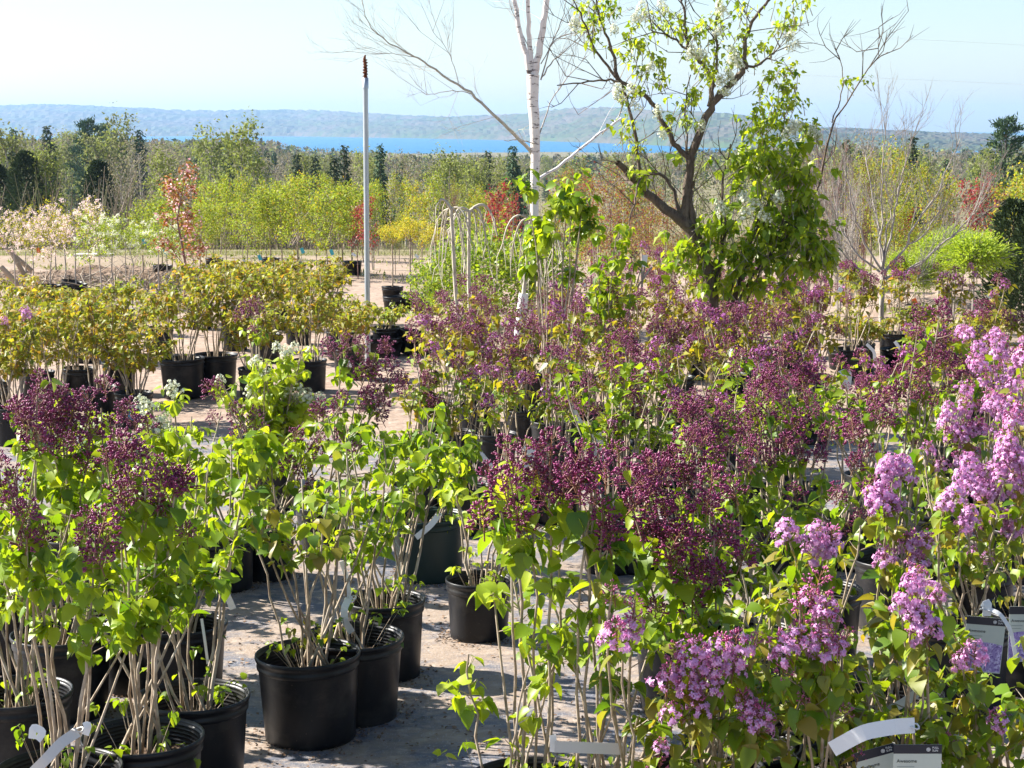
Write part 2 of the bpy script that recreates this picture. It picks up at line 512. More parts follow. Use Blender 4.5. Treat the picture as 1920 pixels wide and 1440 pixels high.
# wooded hills round the far shore
def hills():
    az_px = np.arange(-3000, 5000, 7.0)
    shore = np.interp(az_px, [-3000, 0, 560, 640, 980, 1300, 1500, 1920, 5000], [4500, 4500, 4300, 4000, 3000, 2000, 1780, 1700, 1700])
    skyl = np.interp(az_px, [-3000, -400, 0, 90, 180, 250, 330, 400, 460, 520, 600, 680, 760, 850, 960, 1050, 1150, 1250, 1350, 1450, 1530, 1600, 1700, 1770, 1850, 1960, 2600, 5000],
                     [215, 212, 201, 198, 201, 205, 213, 215, 211, 209, 209, 214, 219, 221, 217, 211, 209, 210, 214, 226, 240, 243, 247, 251, 254, 259, 250, 230])
    r = np.random.default_rng(5)
    depth = np.array([0, .004, .03, .08, .15, .24, .34, .45, .56, .66, .74, .80, .9, 1.0])
    prof = np.array([0, .10, .14, .24, .36, .48, .60, .74, .86, .95, 1.0, 1.0, .9, .6])
    fine_d = np.linspace(0, 1, 60); fine_p = np.interp(fine_d, depth, prof)
    V = np.zeros((len(az_px), len(fine_d), 3))
    for k, (dd, pp) in enumerate(zip(fine_d, fine_p)):
        Dh = shore * (1 + .45 * dd)
        u = (az_px - 960) / F
        ridge = shore * 1.34
        ztop = H + (HOR - skyl) * ridge / F
        und = 1 + .16 * np.sin(az_px * .013 + dd * 9) * np.sin(dd * 14 + az_px * .004) * (dd > .02) * (dd < .7)
        z = -20.5 + (ztop + 20.5) * pp * und
        z += r.uniform(-.5, 1, len(az_px)) * Dh * .0010 * (pp > .05)
        V[:, k] = np.stack([u * Dh, Dh, z], -1)
    n, m = V.shape[:2]
    i = np.arange(n - 1)[:, None] * m; j = np.arange(m - 1)[None]
    f = np.stack([i + j, i + m + j, i + m + j + 1, i + j + 1], -1).reshape(-1, 4)
    g = Geo(); g.add(V.reshape(-1, 3), f)
    return g.mesh('hills', ['hill_wood'], False)
mat('hill_wood', (.09, .085, .05), .95, .05, noise=[(.012, (.065, .10, .04), .42, .58, ONE), (.004, (.12, .10, .08), .45, .58, ONE), (.05, (.05, .07, .045), .48, .62, ONE)])
put('hills', hills(), kind='structure')

# ------------------------------------------------------------------ pots
def pot_meshes(Rr, Hh, k=40):
    """outer wall with rolled lip; separate rim band; ribbed inside"""
    rb = Rr * .85
    body = Geo()
    prof = [(0, .004), (rb * .93, .004), (rb, .012), (rb * 1.005, .03), (Rr * .93, Hh * .80), (Rr * .935, Hh - .05)]
    inn = []
    for q in range(6):
        z = Hh - .012 - q * .013
        inn += [(Rr * .955 - q * .002, z), (Rr * .925 - q * .002, z - .005), (Rr * .925 - q * .002, z - .009)]
    inn += [(Rr * .88, Hh - .13)]
    body.lathe(prof, k)
    body.lathe(inn, k)
    rim = Geo()
    rim.lathe([(Rr * .933, Hh - .055), (Rr * .965, Hh - .05), (Rr * .97, Hh - .038), (Rr * .955, Hh - .034), (Rr * .955, Hh - .022),
               (Rr * .985, Hh - .018), (Rr * 1.0, Hh - .009), (Rr * .995, Hh), (Rr * .975, Hh + .002), (Rr * .958, Hh - .010)], k)
    soil = Geo()
    r = np.random.default_rng(int(Rr * 1000))
    rings = [(0, Hh - .085)] + [(Rr * .9 * q / 6, Hh - .085 - .012 * (q / 6) ** 2) for q in range(1, 7)]
    soil.lathe([(max(a, .001), b) for a, b in rings], 24)
    soil.v[0] = soil.v[0] + np.stack([0 * soil.v[0][:, 0], 0 * soil.v[0][:, 0], r.normal(0, .004, len(soil.v[0]))], -1)
    return body, rim, soil
POTS = {}
def pot_of(size, matname='plastic_black'):
    key = (size, matname)
    if key not in POTS:
        Rr, Hh = size
        b, r, s = pot_meshes(Rr, Hh)
        POTS[key] = (b.mesh('pot', [matname]), r.mesh('rim', [matname]), s.mesh('soil', ['soil']))
    return POTS[key]
BIG = (.200, .345)
MED = (.155, .285)
def add_pot(t, size, matname='plastic_black'):
    b, r, s = pot_of(size, matname)
    p = put('pot', b, t, rz=rng.uniform(0, 6), scale=(rng.uniform(.975, 1.02), rng.uniform(.975, 1.02), rng.uniform(.985, 1.01)))
    p.rotation_euler = (rng.normal(0, .012), rng.normal(0, .012), p.rotation_euler[2])
    put('rim', r, p)
    put('soil', s, t, rz=rng.uniform(0, 6))
    return size[1] - .085

# ------------------------------------------------------------------ shrubs
def bez(p0, p1, p2, n=8):
    t = np.linspace(0, 1, n)[:, None]
    return (1 - t) ** 2 * p0 + 2 * t * (1 - t) * p1 + t ** 2 * p2
def at(poly, t):
    x = t * (len(poly) - 1); i = min(int(x), len(poly) - 2)
    return poly[i] + (poly[i + 1] - poly[i]) * (x - i)

PX_USED = []
class Shrub:
    """a potted lilac: stems rise from the pot, twigs carry leaves in opposite pairs and panicles at their tips"""
    def __init__(s, px, by, top, kind, size=BIG, leafmat='leaf_green', nst=7, spread=.26, leaf_n=200, label='', group=None, big=True, lean=0, leaf_lo=.45, name='potted_lilac', Y=None, leafs=.058, matname='plastic_black', flop=0):
        s.Y = Y if Y else solveY(by)
        s.x = (px - 960) / F * (s.Y * cos(PITCH) + H * sin(PITCH))
        ztop = W(px, top, s.Y)[2]
        s.h = ztop
        s.px = px; s.kind = kind; s.lm = leafmat; s.big = big
        s.leaf_n = leaf_n; s.leafs = leafs; s.leaf_lo = leaf_lo
        s.t = root(name, (s.x, s.Y, 0), label, 'lilac' if name == 'potted_lilac' else 'shrub', group)
        s.z0 = add_pot(s.t, size, matname)
        s.R = size[0]
        s.blooms = []
        s.nst = nst; s.spread = spread; s.lean = lean
    def local(s, w):
        return np.array(w) - np.array([s.x, s.Y, 0])
    def build(s):
        r = rng
        tops = []
        hb = [b for b in s.blooms if b[0][2] > s.h * .5]
        used = sorted(hb, key=lambda b: -b[0][2])[:s.nst]
        for b in used:
            tops.append(np.array(b[0]))
        k = 0
        while len(tops) < s.nst:
            a = k * 2.4 + r.uniform(-.5, .5)
            q = s.spread * r.uniform(.35, 1)
            tops.append(np.array([q * cos(a) + s.lean, q * sin(a), s.z0 + (s.h - s.z0) * r.uniform(.7, .97)]))
            k += 1
        stems = []
        for i, tp in enumerate(tops):
            a = i * 2.4
            b0 = np.array([cos(a), sin(a), 0]) * r.uniform(.015, .085)
            b0[2] = s.z0 - .01
            mid = b0 + (tp - b0) * .5
            mid[:2] = b0[:2] + (tp[:2] - b0[:2]) * r.uniform(.15, .6)
            mid[:2] += r.normal(0, .035, 2)
            pts = bez(b0, mid, tp, 9)
            pts[1:-1] += r.normal(0, .006, (7, 3))
            stems.append(pts)
        for q in range(3 if s.big and s.kind != 'low' else 0):
            a = r.uniform(0, 2 * pi); a2 = a + r.uniform(1.5, 4.5)
            b0 = np.array([cos(a) * .1, sin(a) * .1, s.z0 - .01])
            e0 = np.array([cos(a2) * s.spread * r.uniform(.5, 1.1), sin(a2) * s.spread * r.uniform(.5, 1.1), s.z0 + (s.h - s.z0) * r.uniform(.35, .75)])
            stems.append(bez(b0, (b0 + e0) / 2 + r.normal(0, .03, 3), e0, 9))
        geos = []
        for pts in stems:
            g = Geo()
            rb = r.uniform(.0045, .0078) if s.big else r.uniform(.005, .007)
            g.tube(pts, np.linspace(rb, .003, len(pts)), 7 if s.big else 4)
            geos.append(g)
        LP = []; LD = []; LN = []; LS = []
        def shoot(p, out, n, size):
            for q in range(n):
                az = atan2(out[1], out[0]) + (pi * q + r.normal(0, .55))
                el = r.uniform(-1.35, .15) if s.big else r.uniform(-1.15, .35)
                d = np.array([cos(az) * cos(el), sin(az) * cos(el), sin(el)])
                nn = np.array([cos(az) * .7, sin(az) * .7, 1.0]) + r.normal(0, .35, 3)
                LP.append(p + r.normal(0, .006, 3) + d * size * .25); LD.append(d); LN.append(nn); LS.append(size * r.uniform(.5, 1.2))
        # blooms hang on twigs
        zl = s.z0 + (s.h - s.z0) * s.leaf_lo
        for (c, size, kd) in s.blooms:
            c = np.array(c)
            best = min(range(len(stems)), key=lambda i: np.linalg.norm(stems[i][-1] - c))
            tip = c - np.array([0, 0, size * .35])
            if np.linalg.norm(stems[best][-1] - c) > .02:
                d = [np.linalg.norm(pt - c) + (3 if pt[2] > c[2] - .08 else 0) for pt in stems[best]]
                j = int(np.argmin(d)); st = stems[best][max(1, j)]
                if d[j] > 2: st = stems[best][3]
                tw = bez(st, (st + tip) / 2 + np.array([0, 0, -.03]), tip, 5)
                geos[best].tube(tw, np.linspace(.0035, .002, 5), 5 if s.big else 3)
                for q in (1, 2, 3):
                    shoot(tw[q], r.normal(0, 1, 3), 2, s.leafs)
            ax = norm(np.array([c[0] * .5 + r.normal(0, .22), c[1] * .5 + r.normal(0, .22), 1.0]))
            nsub = int(max(1, round((size / .085) ** 2 * .85)))
            for q in range(nsub):
                a2 = norm(ax + (r.normal(0, .4, 3) * [1, 1, .2] if nsub > 1 else 0))
                off = r.normal(0, size * .27, 3) * (nsub > 1)
                M3 = frames(a2, r.normal(0, 1, 3), np.array(1.0))
                M = Matrix(np.array([[M3[0, 0], M3[0, 2], M3[0, 1]], [M3[1, 0], M3[1, 2], M3[1, 1]], [M3[2, 0], M3[2, 2], M3[2, 1]]]).tolist())
                ss = min(1, size / .08) * r.uniform(.8, 1.2)
                M = Matrix.Translation(Vector(c - a2 * .04 + off)) @ M.to_4x4() @ Matrix.Diagonal((ss, ss, ss, 1))
                put('flower_cluster', random.choice(PAN[kd]), s.t, M=M)
            for q in range(3):
                shoot(tip + np.array([0, 0, -.01 - .02 * q]), r.normal(0, 1, 3), 2, s.leafs * 1.1)
        # leafy side shoots up the stems
        need = max(0, s.leaf_n - len(LP))
        nodes = max(1, need // 4)
        ch = Geo(); side = {}
        for q in range(nodes):
            i = r.integers(len(stems))
            pts = stems[i]
            tl = min(.9, max(.05, (zl - pts[0][2]) / max(.05, pts[-1][2] - pts[0][2])))
            t = tl + (1 - tl) * r.random() ** .85
            p = at(pts, t)
            a = r.uniform(0, 2 * pi)
            ln = r.uniform(.03, .13) * (1.25 - t * .6)
            out = np.array([cos(a), sin(a), r.uniform(.2, 1.1)])
            tip = p + out / np.linalg.norm(out) * ln
            geos[i].tube([p, (p + tip) / 2 + [0, 0, -.004], tip], [.0022, .0018, .0014], 3)
            shoot(tip, out, 4, s.leafs)
        # a few low leaves over the soil
        for q in range(16 if s.big else 4):
            a = r.uniform(0, 2 * pi)
            p = np.array([cos(a), sin(a), 0]) * s.R * r.uniform(.3, .95) + [0, 0, s.z0 + r.uniform(.03, .22)]
            geos[0].tube([[p[0] * .4, p[1] * .4, s.z0], p], [.0015, .001], 3)
            shoot(p, p, 3, s.leafs * .6)
        for g in geos:
            put('stem', g.mesh('stem', ['bark_stem']), s.t)
        LP = np.array(LP); LS = np.array(LS)
        LD = np.array(LD); LN = np.array(LN)
        # leaves do not crowd the bloom heads on the open side
        keep = np.ones(len(LP), bool)
        for (c_, size, kd) in s.blooms:
            c_ = np.array(c_)
            dz = LP[:, 2] - c_[2] + (LP[:, 1] - c_[1]) * .2
            near = (np.abs(LP[:, 0] - c_[0]) < size * .42 + .01) & (dz < size * .5) & (dz > -size * .45) & (LP[:, 1] < c_[1] + .02)
            keep &= ~(near & (r.random(len(LP)) < .85))
        LP = LP[keep]; LS = LS[keep]; LD = LD[keep]; LN = LN[keep]
        M3 = frames(LD, LN, LS)
        if s.big:
            n = len(LP); idx = r.permutation(n)
            ind = idx[:290]; rest = idx[290:]
            for i in ind:
                M = Matrix(M3[i].tolist()).to_4x4(); M.translation = Vector(LP[i])
                lm = s.lm if not isinstance(s.lm, tuple) else random.choice(s.lm)
                put('leaf', leaf_mesh(lm, random.choice((0, 0, 1, 2, 3))), s.t, M=M)
            if len(rest) > 10:
                g = Geo(); v, f4, f3 = heart()
                f = np.array([t for a, b, c, d in f4 for t in ((a, b, c), (a, c, d))] + [tuple(x) for x in f3])
                g.inst(v, f, M3[rest], LP[rest])
                put('foliage', g.mesh('foliage', [s.lm if not isinstance(s.lm, tuple) else s.lm[0]]), s.t, kind='stuff')
        else:
            g = Geo()
            lms = s.lm if isinstance(s.lm, tuple) else (s.lm,)
            w = r.integers(len(lms), size=len(LP))
            for k in range(len(lms)):
                g.inst(SL_V, SL_F, M3[w == k], LP[w == k], k)
            put('foliage', g.mesh('foliage', list(lms)), s.t, kind='stuff')

def solveY(by):
    v = (720 - by) / F
    return H * (cos(PITCH) + v * sin(PITCH)) / (sin(PITCH) - v * cos(PITCH))

# ------------------------------------------------------------------ the near lilacs: px, base, top, kind, pot, leaf, stems, leaves, spread, label
NEAR = [
 # left block
 (118, 1633, 800, 'wine', BIG, 'leaf_green', 7, 250, .30, 'wine-budded lilac in the bottom left corner, grey strip label tied to its stems'),
 (272, 1565, 790, 'wine', BIG, 'leaf_green', 8, 270, .33, 'wine-budded lilac in ribbed pot with many crossing stems, bottom left'),
 (365, 1478, 780, 'wine', BIG, 'leaf_green', 7, 270, .30, 'lilac in black pot left of the widest visible pot, leaves over its soil'),
 (122, 1341, 715, 'wine', BIG, 'leaf_green', 7, 280, .32, 'tall wine-budded lilac with two pale upright stems, dense dark bloom heads at far left'),
 (262, 1290, 770, 'wine', BIG, ('leaf_green', 'leaf_lime'), 7, 280, .34, 'lilac standing behind the crossing stems at left, its pot in deep shade'),
 (20, 1250, 830, 'wine', BIG, 'leaf_green', 7, 260, .30, 'wine-budded lilac cut off by the left picture edge'),
 (583, 1386, 800, 'bare', BIG, ('leaf_green', 'leaf_bronze'), 8, 120, .30, 'sparse lilac in the widest fully visible black pot, thin open stems'),
 (664, 1346, 820, 'bare', BIG, 'leaf_green', 6, 130, .22, 'lilac in second central black pot, white strip label on its stem'),
 (722, 1268, 740, 'wine', (.180, .345), 'leaf_green', 9, 240, .34, 'bushy lilac in rearmost of three overlapping black pots, crowded pale stems'),
 (898, 1196, 830, 'wine', MED, 'leaf_lime', 6, 120, .26, 'lilac in smaller grey-lit pot alone beside the dirt aisle'),
 (607, 1040, 760, 'wine', MED, 'leaf_green', 7, 220, .27, 'lilac in small black pot behind the sparse lilac'),
 (500, 1085, 740, 'wine', MED, 'leaf_green', 7, 230, .30, 'lilac in small black pot left of the sparse lilac'),
 (805, 1085, 780, 'bare', BIG, 'leaf_green', 8, 220, .32, 'leafy lilac in dark green pot with slanting white label'),
 (425, 1105, 770, 'bare', MED, ('leaf_lime', 'leaf_green'), 7, 260, .30, 'leafy lilac without open blooms, left of centre above the shaded pots'),
 (150, 1130, 760, 'bare', BIG, ('leaf_lime', 'leaf_green'), 7, 240, .3, 'lime-leaved lilac hidden behind the wine bloom heads at left'),
 (320, 1110, 740, 'cream', MED, ('leaf_lime', 'leaf_green'), 7, 230, .3, 'lime-leaved lilac with small cream blooms beside the pot with blue label'),
 (335, 1320, 800, 'bare', BIG, ('leaf_green', 'leaf_lime'), 7, 200, .3, 'shaded lilac between crossing stems and the short white label'),
 (40, 1470, 860, 'wine', BIG, 'leaf_green', 6, 200, .28, 'lilac at left edge behind the corner plant'),
 # front right block
 (948, 1690, 1180, 'low', BIG, ('leaf_lime', 'leaf_green'), 3, 60, .20, 'low lilac with fresh lime leaves on one leaning stem at bottom centre'),
 (1000, 1660, 820, 'wine', BIG, ('leaf_green', 'leaf_lime'), 5, 240, .30, 'wine-budded lilac nearest the aisle, heavy dark bloom heads on tall stems'),
 (1110, 1680, 880, 'wine', BIG, 'leaf_green', 6, 220, .26, 'wine-budded lilac just left of the first pink bloom'),
 (1190, 1720, 1110, 'pink', BIG, ('leaf_bronze', 'leaf_green'), 4, 130, .18, 'low lilac with single round pink bloom at its top beside the aisle'),
 (1320, 1640, 830, 'wine', BIG, 'leaf_green', 6, 240, .28, 'tall wine-budded lilac rising above the pair of pink clusters'),
 (1350, 1730, 1180, 'pink', BIG, ('leaf_bronze', 'leaf_green'), 6, 190, .26, 'lilac with the largest lilac-pink cluster near the bottom edge'),
 (1385, 1580, 1000, 'bare', BIG, ('leaf_bronze', 'leaf_green'), 6, 150, .22, 'bronze-leaved lilac in ribbed black pot at bottom right of centre'),
 (1530, 1740, 1080, 'pink', BIG, ('leaf_bronze', 'leaf_green'), 6, 200, .24, 'lilac with rosy half-open clusters on stout stems'),
 (1600, 1600, 1150, 'bare', BIG, ('leaf_bronze', 'leaf_green'), 4, 130, .2, 'leafy lilac with slim twisting stems between the rosy clusters'),
 (1715, 1730, 1040, 'pale', BIG, ('leaf_bronze', 'leaf_green'), 5, 180, .22, 'lilac with pale drooping cluster above the picture labels'),
 (1870, 1700, 1150, 'pink', BIG, ('leaf_green', 'leaf_bronze'), 6, 210, .28, 'leafy lilac in bottom right corner with small round violet bloom'),
 (1500, 1520, 930, 'pink', BIG, ('leaf_bronze', 'leaf_green'), 6, 190, .24, 'lilac with broad pink bloom between bronze leaf clusters'),
 (1660, 1470, 860, 'pale', BIG, ('leaf_bronze', 'leaf_green'), 6, 200, .24, 'lilac with tallest pale cone-shaped bloom among drooping leaves'),
 (1400, 1340, 840, 'wine', BIG, 'leaf_green', 6, 230, .28, 'green-leaved wine lilac behind the bronze-leaved one'),
 (1280, 1330, 860, 'wine', BIG, 'leaf_green', 6, 220, .28, 'dense wine-budded lilac behind the aisle end'),
 (1530, 1250, 800, 'wine', BIG, 'leaf_green', 7, 230, .28, 'wine lilac with plain green leaves behind the tallest pale bloom'),
 (1800, 1330, 830, 'pink', BIG, ('leaf_green', 'leaf_bronze'), 6, 180, .28, 'pink-blooming lilac in front of the right-hand pot with sunlit side'),
 (1840, 1180, 760, 'pale', MED, ('leaf_green', 'leaf_bronze'), 6, 180, .32, 'lilac with spreading mass of pale blooms in small sunlit pot'),
 (1925, 1290, 760, 'pale', BIG, ('leaf_green', 'leaf_bronze'), 6, 170, .34, 'pale-blooming lilac cut off by the right picture edge'),
 (1680, 1180, 780, 'wine', BIG, 'leaf_green', 7, 220, .28, 'wine-budded lilac left of the pale bloom mass'),
]
BLOOMS = []
def B(kind, Y, *pts):
    for (x, y, s) in pts: BLOOMS.append((x, y, s, Y, kind))
B('wine', 6.6, (45, 775, 80), (90, 790, 90), (105, 735, 85), (130, 790, 110), (150, 750, 70), (170, 820, 90), (190, 765, 70), (215, 810, 85), (70, 740, 50), (75, 800, 60))
B('wine', 5.75, (240, 865, 80), (275, 890, 90), (225, 925, 70), (300, 880, 80), (330, 905, 55), (262, 840, 50), (200, 860, 70), (300, 930, 70))
B('wine', 5.6, (10, 875, 80), (20, 925, 60), (55, 975, 70), (50, 1010, 50), (180, 1000, 80), (165, 965, 50), (200, 1020, 50), (30, 900, 50), (348, 988, 35))
B('wine', 9.2, (420, 725, 50), (430, 765, 50), (445, 800, 45), (500, 860, 40), (610, 790, 60), (640, 760, 55), (650, 830, 50), (590, 880, 45), (480, 905, 45), (545, 880, 40), (500, 790, 40), (570, 830, 40), (460, 850, 40), (485, 830, 35))
B('wine', 9.6, (690, 690, 75), (715, 725, 75), (690, 755, 70), (640, 665, 45), (750, 850, 50), (730, 870, 40), (705, 660, 50), (740, 700, 60), (650, 640, 40))
B('wine', 5.7, (950, 840, 55), (955, 890, 110), (1000, 865, 90), (940, 930, 80), (1035, 835, 60), (1060, 880, 90), (1010, 915, 80), (970, 960, 60), (985, 985, 50), (1060, 930, 60), (1085, 900, 70))
B('wine', 5.6, (1110, 905, 80), (1150, 885, 90), (1180, 935, 90), (1090, 845, 60), (1130, 960, 60), (1180, 985, 70), (1140, 1010, 50), (1150, 985, 40), (1210, 910, 70), (1120, 870, 60))
B('wine', 5.8, (1230, 950, 90), (1220, 1000, 70), (1270, 980, 90), (1300, 935, 100), (1340, 970, 80), (1300, 1040, 100), (1335, 1060, 90), (1350, 1105, 80), (1300, 1130, 60), (1230, 1135, 45), (1280, 1070, 60), (1260, 920, 80), (1330, 1010, 80), (1255, 1040, 50))
B('wine', 7.4, (1280, 880, 90), (1330, 850, 100), (1250, 870, 60), (1370, 870, 80), (1310, 900, 80), (1360, 920, 60), (1400, 880, 70), (1300, 830, 70))
B('wine', 8.0, (1240, 740, 50), (1290, 765, 75), (1250, 805, 55), (1270, 835, 55), (1350, 800, 80), (1390, 790, 80), (1400, 835, 70), (1440, 765, 85), (1325, 775, 60), (1220, 780, 50), (1480, 775, 75), (1500, 820, 75), (1560, 800, 70), (1600, 790, 80), (1620, 830, 65), (1650, 785, 60), (1540, 860, 50), (1600, 865, 55), (1460, 830, 60))
B('wine', 9.0, (1460, 700, 80), (1500, 695, 70), (1520, 730, 60), (1700, 720, 60), (1750, 645, 80), (1780, 685, 75), (1730, 700, 60), (1720, 625, 40), (1440, 720, 50), (1670, 750, 55), (1760, 600, 50))
B('wine', 7.2, (1590, 945, 55), (1600, 985, 50), (1650, 1000, 45), (1490, 925, 45), (1570, 920, 40), (1440, 1000, 40))
B('pink', 5.45, (1160, 1165, 95), (1315, 1245, 85), (1350, 1215, 80), (1385, 1215, 70), (1290, 1290, 75), (1265, 1335, 70), (1410, 1335, 75), (1255, 1270, 60), (1330, 1280, 60), (1240, 1390, 45))
B('pink', 5.3, (1300, 1225, 70), (1340, 1255, 80), (1375, 1245, 70), (1280, 1260, 60), (1310, 1320, 60), (1395, 1310, 60), (1425, 1350, 60))
B('rosebud', 5.45, (1148, 1105, 42), (1190, 1125, 40), (1470, 1250, 45), (1590, 1325, 45), (1270, 1215, 40), (1420, 1190, 40), (1770, 1375, 32), (1240, 1430, 40), (1500, 1300, 40), (1610, 1400, 40))
B('pink', 5.35, (1530, 1160, 90), (1500, 1195, 85), (1570, 1205, 75), (1545, 1215, 60), (1470, 1215, 60), (1520, 1120, 60))
B('rosebud', 5.35, (1535, 1095, 60), (1500, 1130, 50), (1590, 1180, 40))
B('pale', 6.1, (1510, 1015, 85), (1545, 1030, 65), (1475, 1000, 60), (1675, 895, 70), (1665, 925, 85), (1690, 885, 55), (1655, 945, 55))
B('pink', 6.0, (1690, 1020, 80), (1735, 1010, 65), (1660, 1045, 60), (1720, 1055, 60), (1560, 1010, 50))
B('pale', 5.3, (1720, 1150, 75), (1735, 1180, 75), (1690, 1125, 50), (1710, 1105, 50), (1750, 1110, 50), (1828, 1225, 70), (1800, 1235, 40))
B('pink', 5.4, (1870, 1345, 62), (1720, 1080, 50))
B('pale', 7.3, (1850, 960, 90), (1800, 985, 70), (1885, 980, 65), (1850, 1045, 60), (1800, 900, 80), (1850, 880, 95), (1895, 850, 95), (1840, 920, 70), (1900, 920, 80), (1770, 945, 55))
B('pink', 7.8, (1790, 830, 75), (1760, 800, 60), (1840, 800, 80), (1900, 770, 90), (1880, 705, 75), (1850, 685, 70), (1800, 745, 60), (1910, 660, 60), (1765, 870, 50), (1910, 720, 70), (1740, 840, 40), (1870, 640, 55), (1900, 810, 70), (1820, 860, 60))
B('pale', 7.8, (1870, 740, 70), (1830, 770, 60), (1780, 770, 50), (1890, 880, 70))
B('cream', 9.0, (285, 770, 55), (300, 800, 35), (325, 730, 40), (275, 790, 40), (265, 755, 30))

S = []
for (px, by, top, kd, pot, lm, nst, ln, spr, lab) in NEAR:
    sh = Shrub(px, by, top, kd, pot, lm, nst, spr, ln, lab, 'potted lilacs standing in rows', leaf_lo=.30 if by > 1000 else .4,
               matname='plastic_green' if px == 805 else 'plastic_black', leafs=.056)
    sh.hint = by
    sh.leaf_n = int(ln * 1.75) if kd not in ('low',) else ln
    sh.leaf_lo = .25 if px > 1250 else (.40 if px < 460 else .45)
    if 950 < px < 1250 and by > 1600: sh.leaf_n = int(ln * 1.2)
    if kd in ('pink', 'pale'): sh.leaf_n = int(ln * 1.4)
    sh.kd = kd
    S.append(sh)

# middle and back rows
ORD = ['first', 'second', 'third', 'fourth', 'fifth', 'sixth', 'seventh', 'eighth', 'ninth', 'tenth', 'eleventh', 'twelfth', 'thirteenth']
ROWS = [
 (9.3, 'first middle row', MED, [1130, 1215, 1330, 1440, 1590, 1760, 1900], 1.08, 'leaf_green'),
 (10.5, 'second middle row', MED, [780, 860, 950, 1050, 1160, 1270, 1390, 1500, 1620, 1730, 1850], 1.03, ('leaf_olive', 'leaf_green')),
 (11.9, 'third middle row', MED, [850, 940, 1040, 1140, 1240, 1340, 1450, 1790, 1890], 1.03, 'leaf_olive'),
 (13.3, 'fourth middle row', MED, [810, 900, 990, 1080, 1170, 1260, 1350, 1440, 1530, 1830], .96, 'leaf_olive'),
 (14.9, 'fifth middle row', MED, [900, 1000, 1090, 1180, 1270, 1360, 1450, 1520, 1860], .97, 'leaf_olive'),
 (16.6, 'sixth middle row', MED, [1060, 1150, 1240, 1330, 1420, 1500, 1590], .98, 'leaf_olive'),
 (18.4, 'rearmost lilac row', MED, [1140, 1230, 1320, 1410, 1500, 1680, 1790], 1.0, ('leaf_olive', 'leaf_orange')),
]
LAND = [(515, 'left of the steel pole'), (688, 'below the steel pole'), (860, 'below the twin weeping trees'), (985, 'below the white birch'), (1120, 'right of the white birch'), (1300, 'below the dark forked trunk'), (1450, 'below the white-flowered branches'), (1640, 'below the bare grey tree'), (1790, 'below the round willow heads'), (1900, 'near the right edge')]
def land(px):
    return min(LAND, key=lambda q: abs(q[0] - px))[1]
mids = []
for (Y, rn, pot, xs, hh, lm) in ROWS:
    for i, px in enumerate(xs):
        px2 = px + rng.uniform(-14, 14)
        Yj = Y + rng.uniform(-.3, .3)
        top = 238 + (H - hh * rng.uniform(.88, 1.12)) / Yj * F
        lab = '%s lilac from the left in the %s, %s' % (ORD[i], rn, land(px))
        sh = Shrub(px2, 0, top, 'mid', pot, lm, int(rng.integers(7, 11)), .26, int(rng.integers(230, 300)) if Y < 12 else int(rng.integers(230, 300)), lab, 'lilacs in the middle rows', big=False, Y=Yj, leafs=.062 if Y < 12 else .066, leaf_lo=.5)
        nb = rng.integers(9, 14) if Y > 11 else rng.integers(6, 10)
        for q in range(nb):
            a = rng.uniform(0, 2 * pi); rr = rng.uniform(.03, .3)
            kd = 'wine' if rng.random() < .72 else 'wine_open'
            if px > 1800 and Y < 12: kd = random.choice(['pink', 'wine_open', 'pale'])
            sh.blooms.append((np.array([rr * cos(a), rr * sin(a), sh.h * rng.uniform(.74, 1.04) if q else sh.h + .03]), rng.uniform(.075, .135), kd))
        mids.append(sh)
for (px, py, size, Y, kd) in BLOOMS:
    best = min(S, key=lambda s: abs((px - s.px) / F * Y) + 1.2 * abs(Y - s.Y) + (.6 if py > 238 + (H - s.h * .45) / s.Y * F else 0) + (.7 if (s.kind in ('bare', 'low')) else 0) + (.9 if ((kd in ('wine', 'cream')) != (s.kind in ('wine', 'cream')) or (kd == 'cream') != (s.kind == 'cream')) else 0))
    Yb = best.Y - .24 if (best.kd in ('pink', 'pale') or px < 400 or best.Y < 5.8) else min(max(Y, best.Y - .28), best.Y + .1)
    w = best.local(W(px, py, Yb))
    if np.hypot(w[0], w[1]) > .75: print('DROPPED', px, py)
    else:
        best.blooms.append((w, size / F * Yb * (1.25 if kd == 'wine' and px < 400 else 1.12 if kd == 'wine' else .92), kd))
for s in S + mids: s.build()

# pale green lilac with cream panicles
s = Shrub(512, 1010, 638, 'cream', MED, 'leaf_lime', 17, .27, 1200, 'bright lime lilac with cream panicles in front of the steel pole', None, big=True, leafs=.056, leaf_lo=.25, Y=10.9)
for (x, y, z) in [(528, 650, 46), (412, 710, 30), (555, 740, 36), (575, 735, 36), (600, 745, 30), (480, 680, 30), (470, 735, 26), (500, 700, 28)]:
    s.blooms.append((s.local(W(x, y, 10.9)), z / F * 10.9, 'cream'))
s.build()
s = Shrub(483, 960, 590, 'wine', MED, ('leaf_green', 'leaf_lime'), 3, .06, 60, 'slender lilac with one dark crimson panicle standing above the lime one', None, big=False, Y=11.8)
s.blooms += [(s.local(W(475, 590, 11.8)), .2, 'wine'), (s.local(W(485, 572, 11.8)), .14, 'wine')]
s.build()
s = Shrub(905, 800, 530, 'wine', MED, ('leaf_olive',), 4, .08, 60, 'slender lilac with single tall dark panicle in front of the twin weeping trees', None, big=False, Y=14.2)
s.blooms += [(s.local(W(903, 545, 14.2)), .2, 'wine'), (s.local(W(900, 570, 14.2)), .2, 'wine')]
s.build()

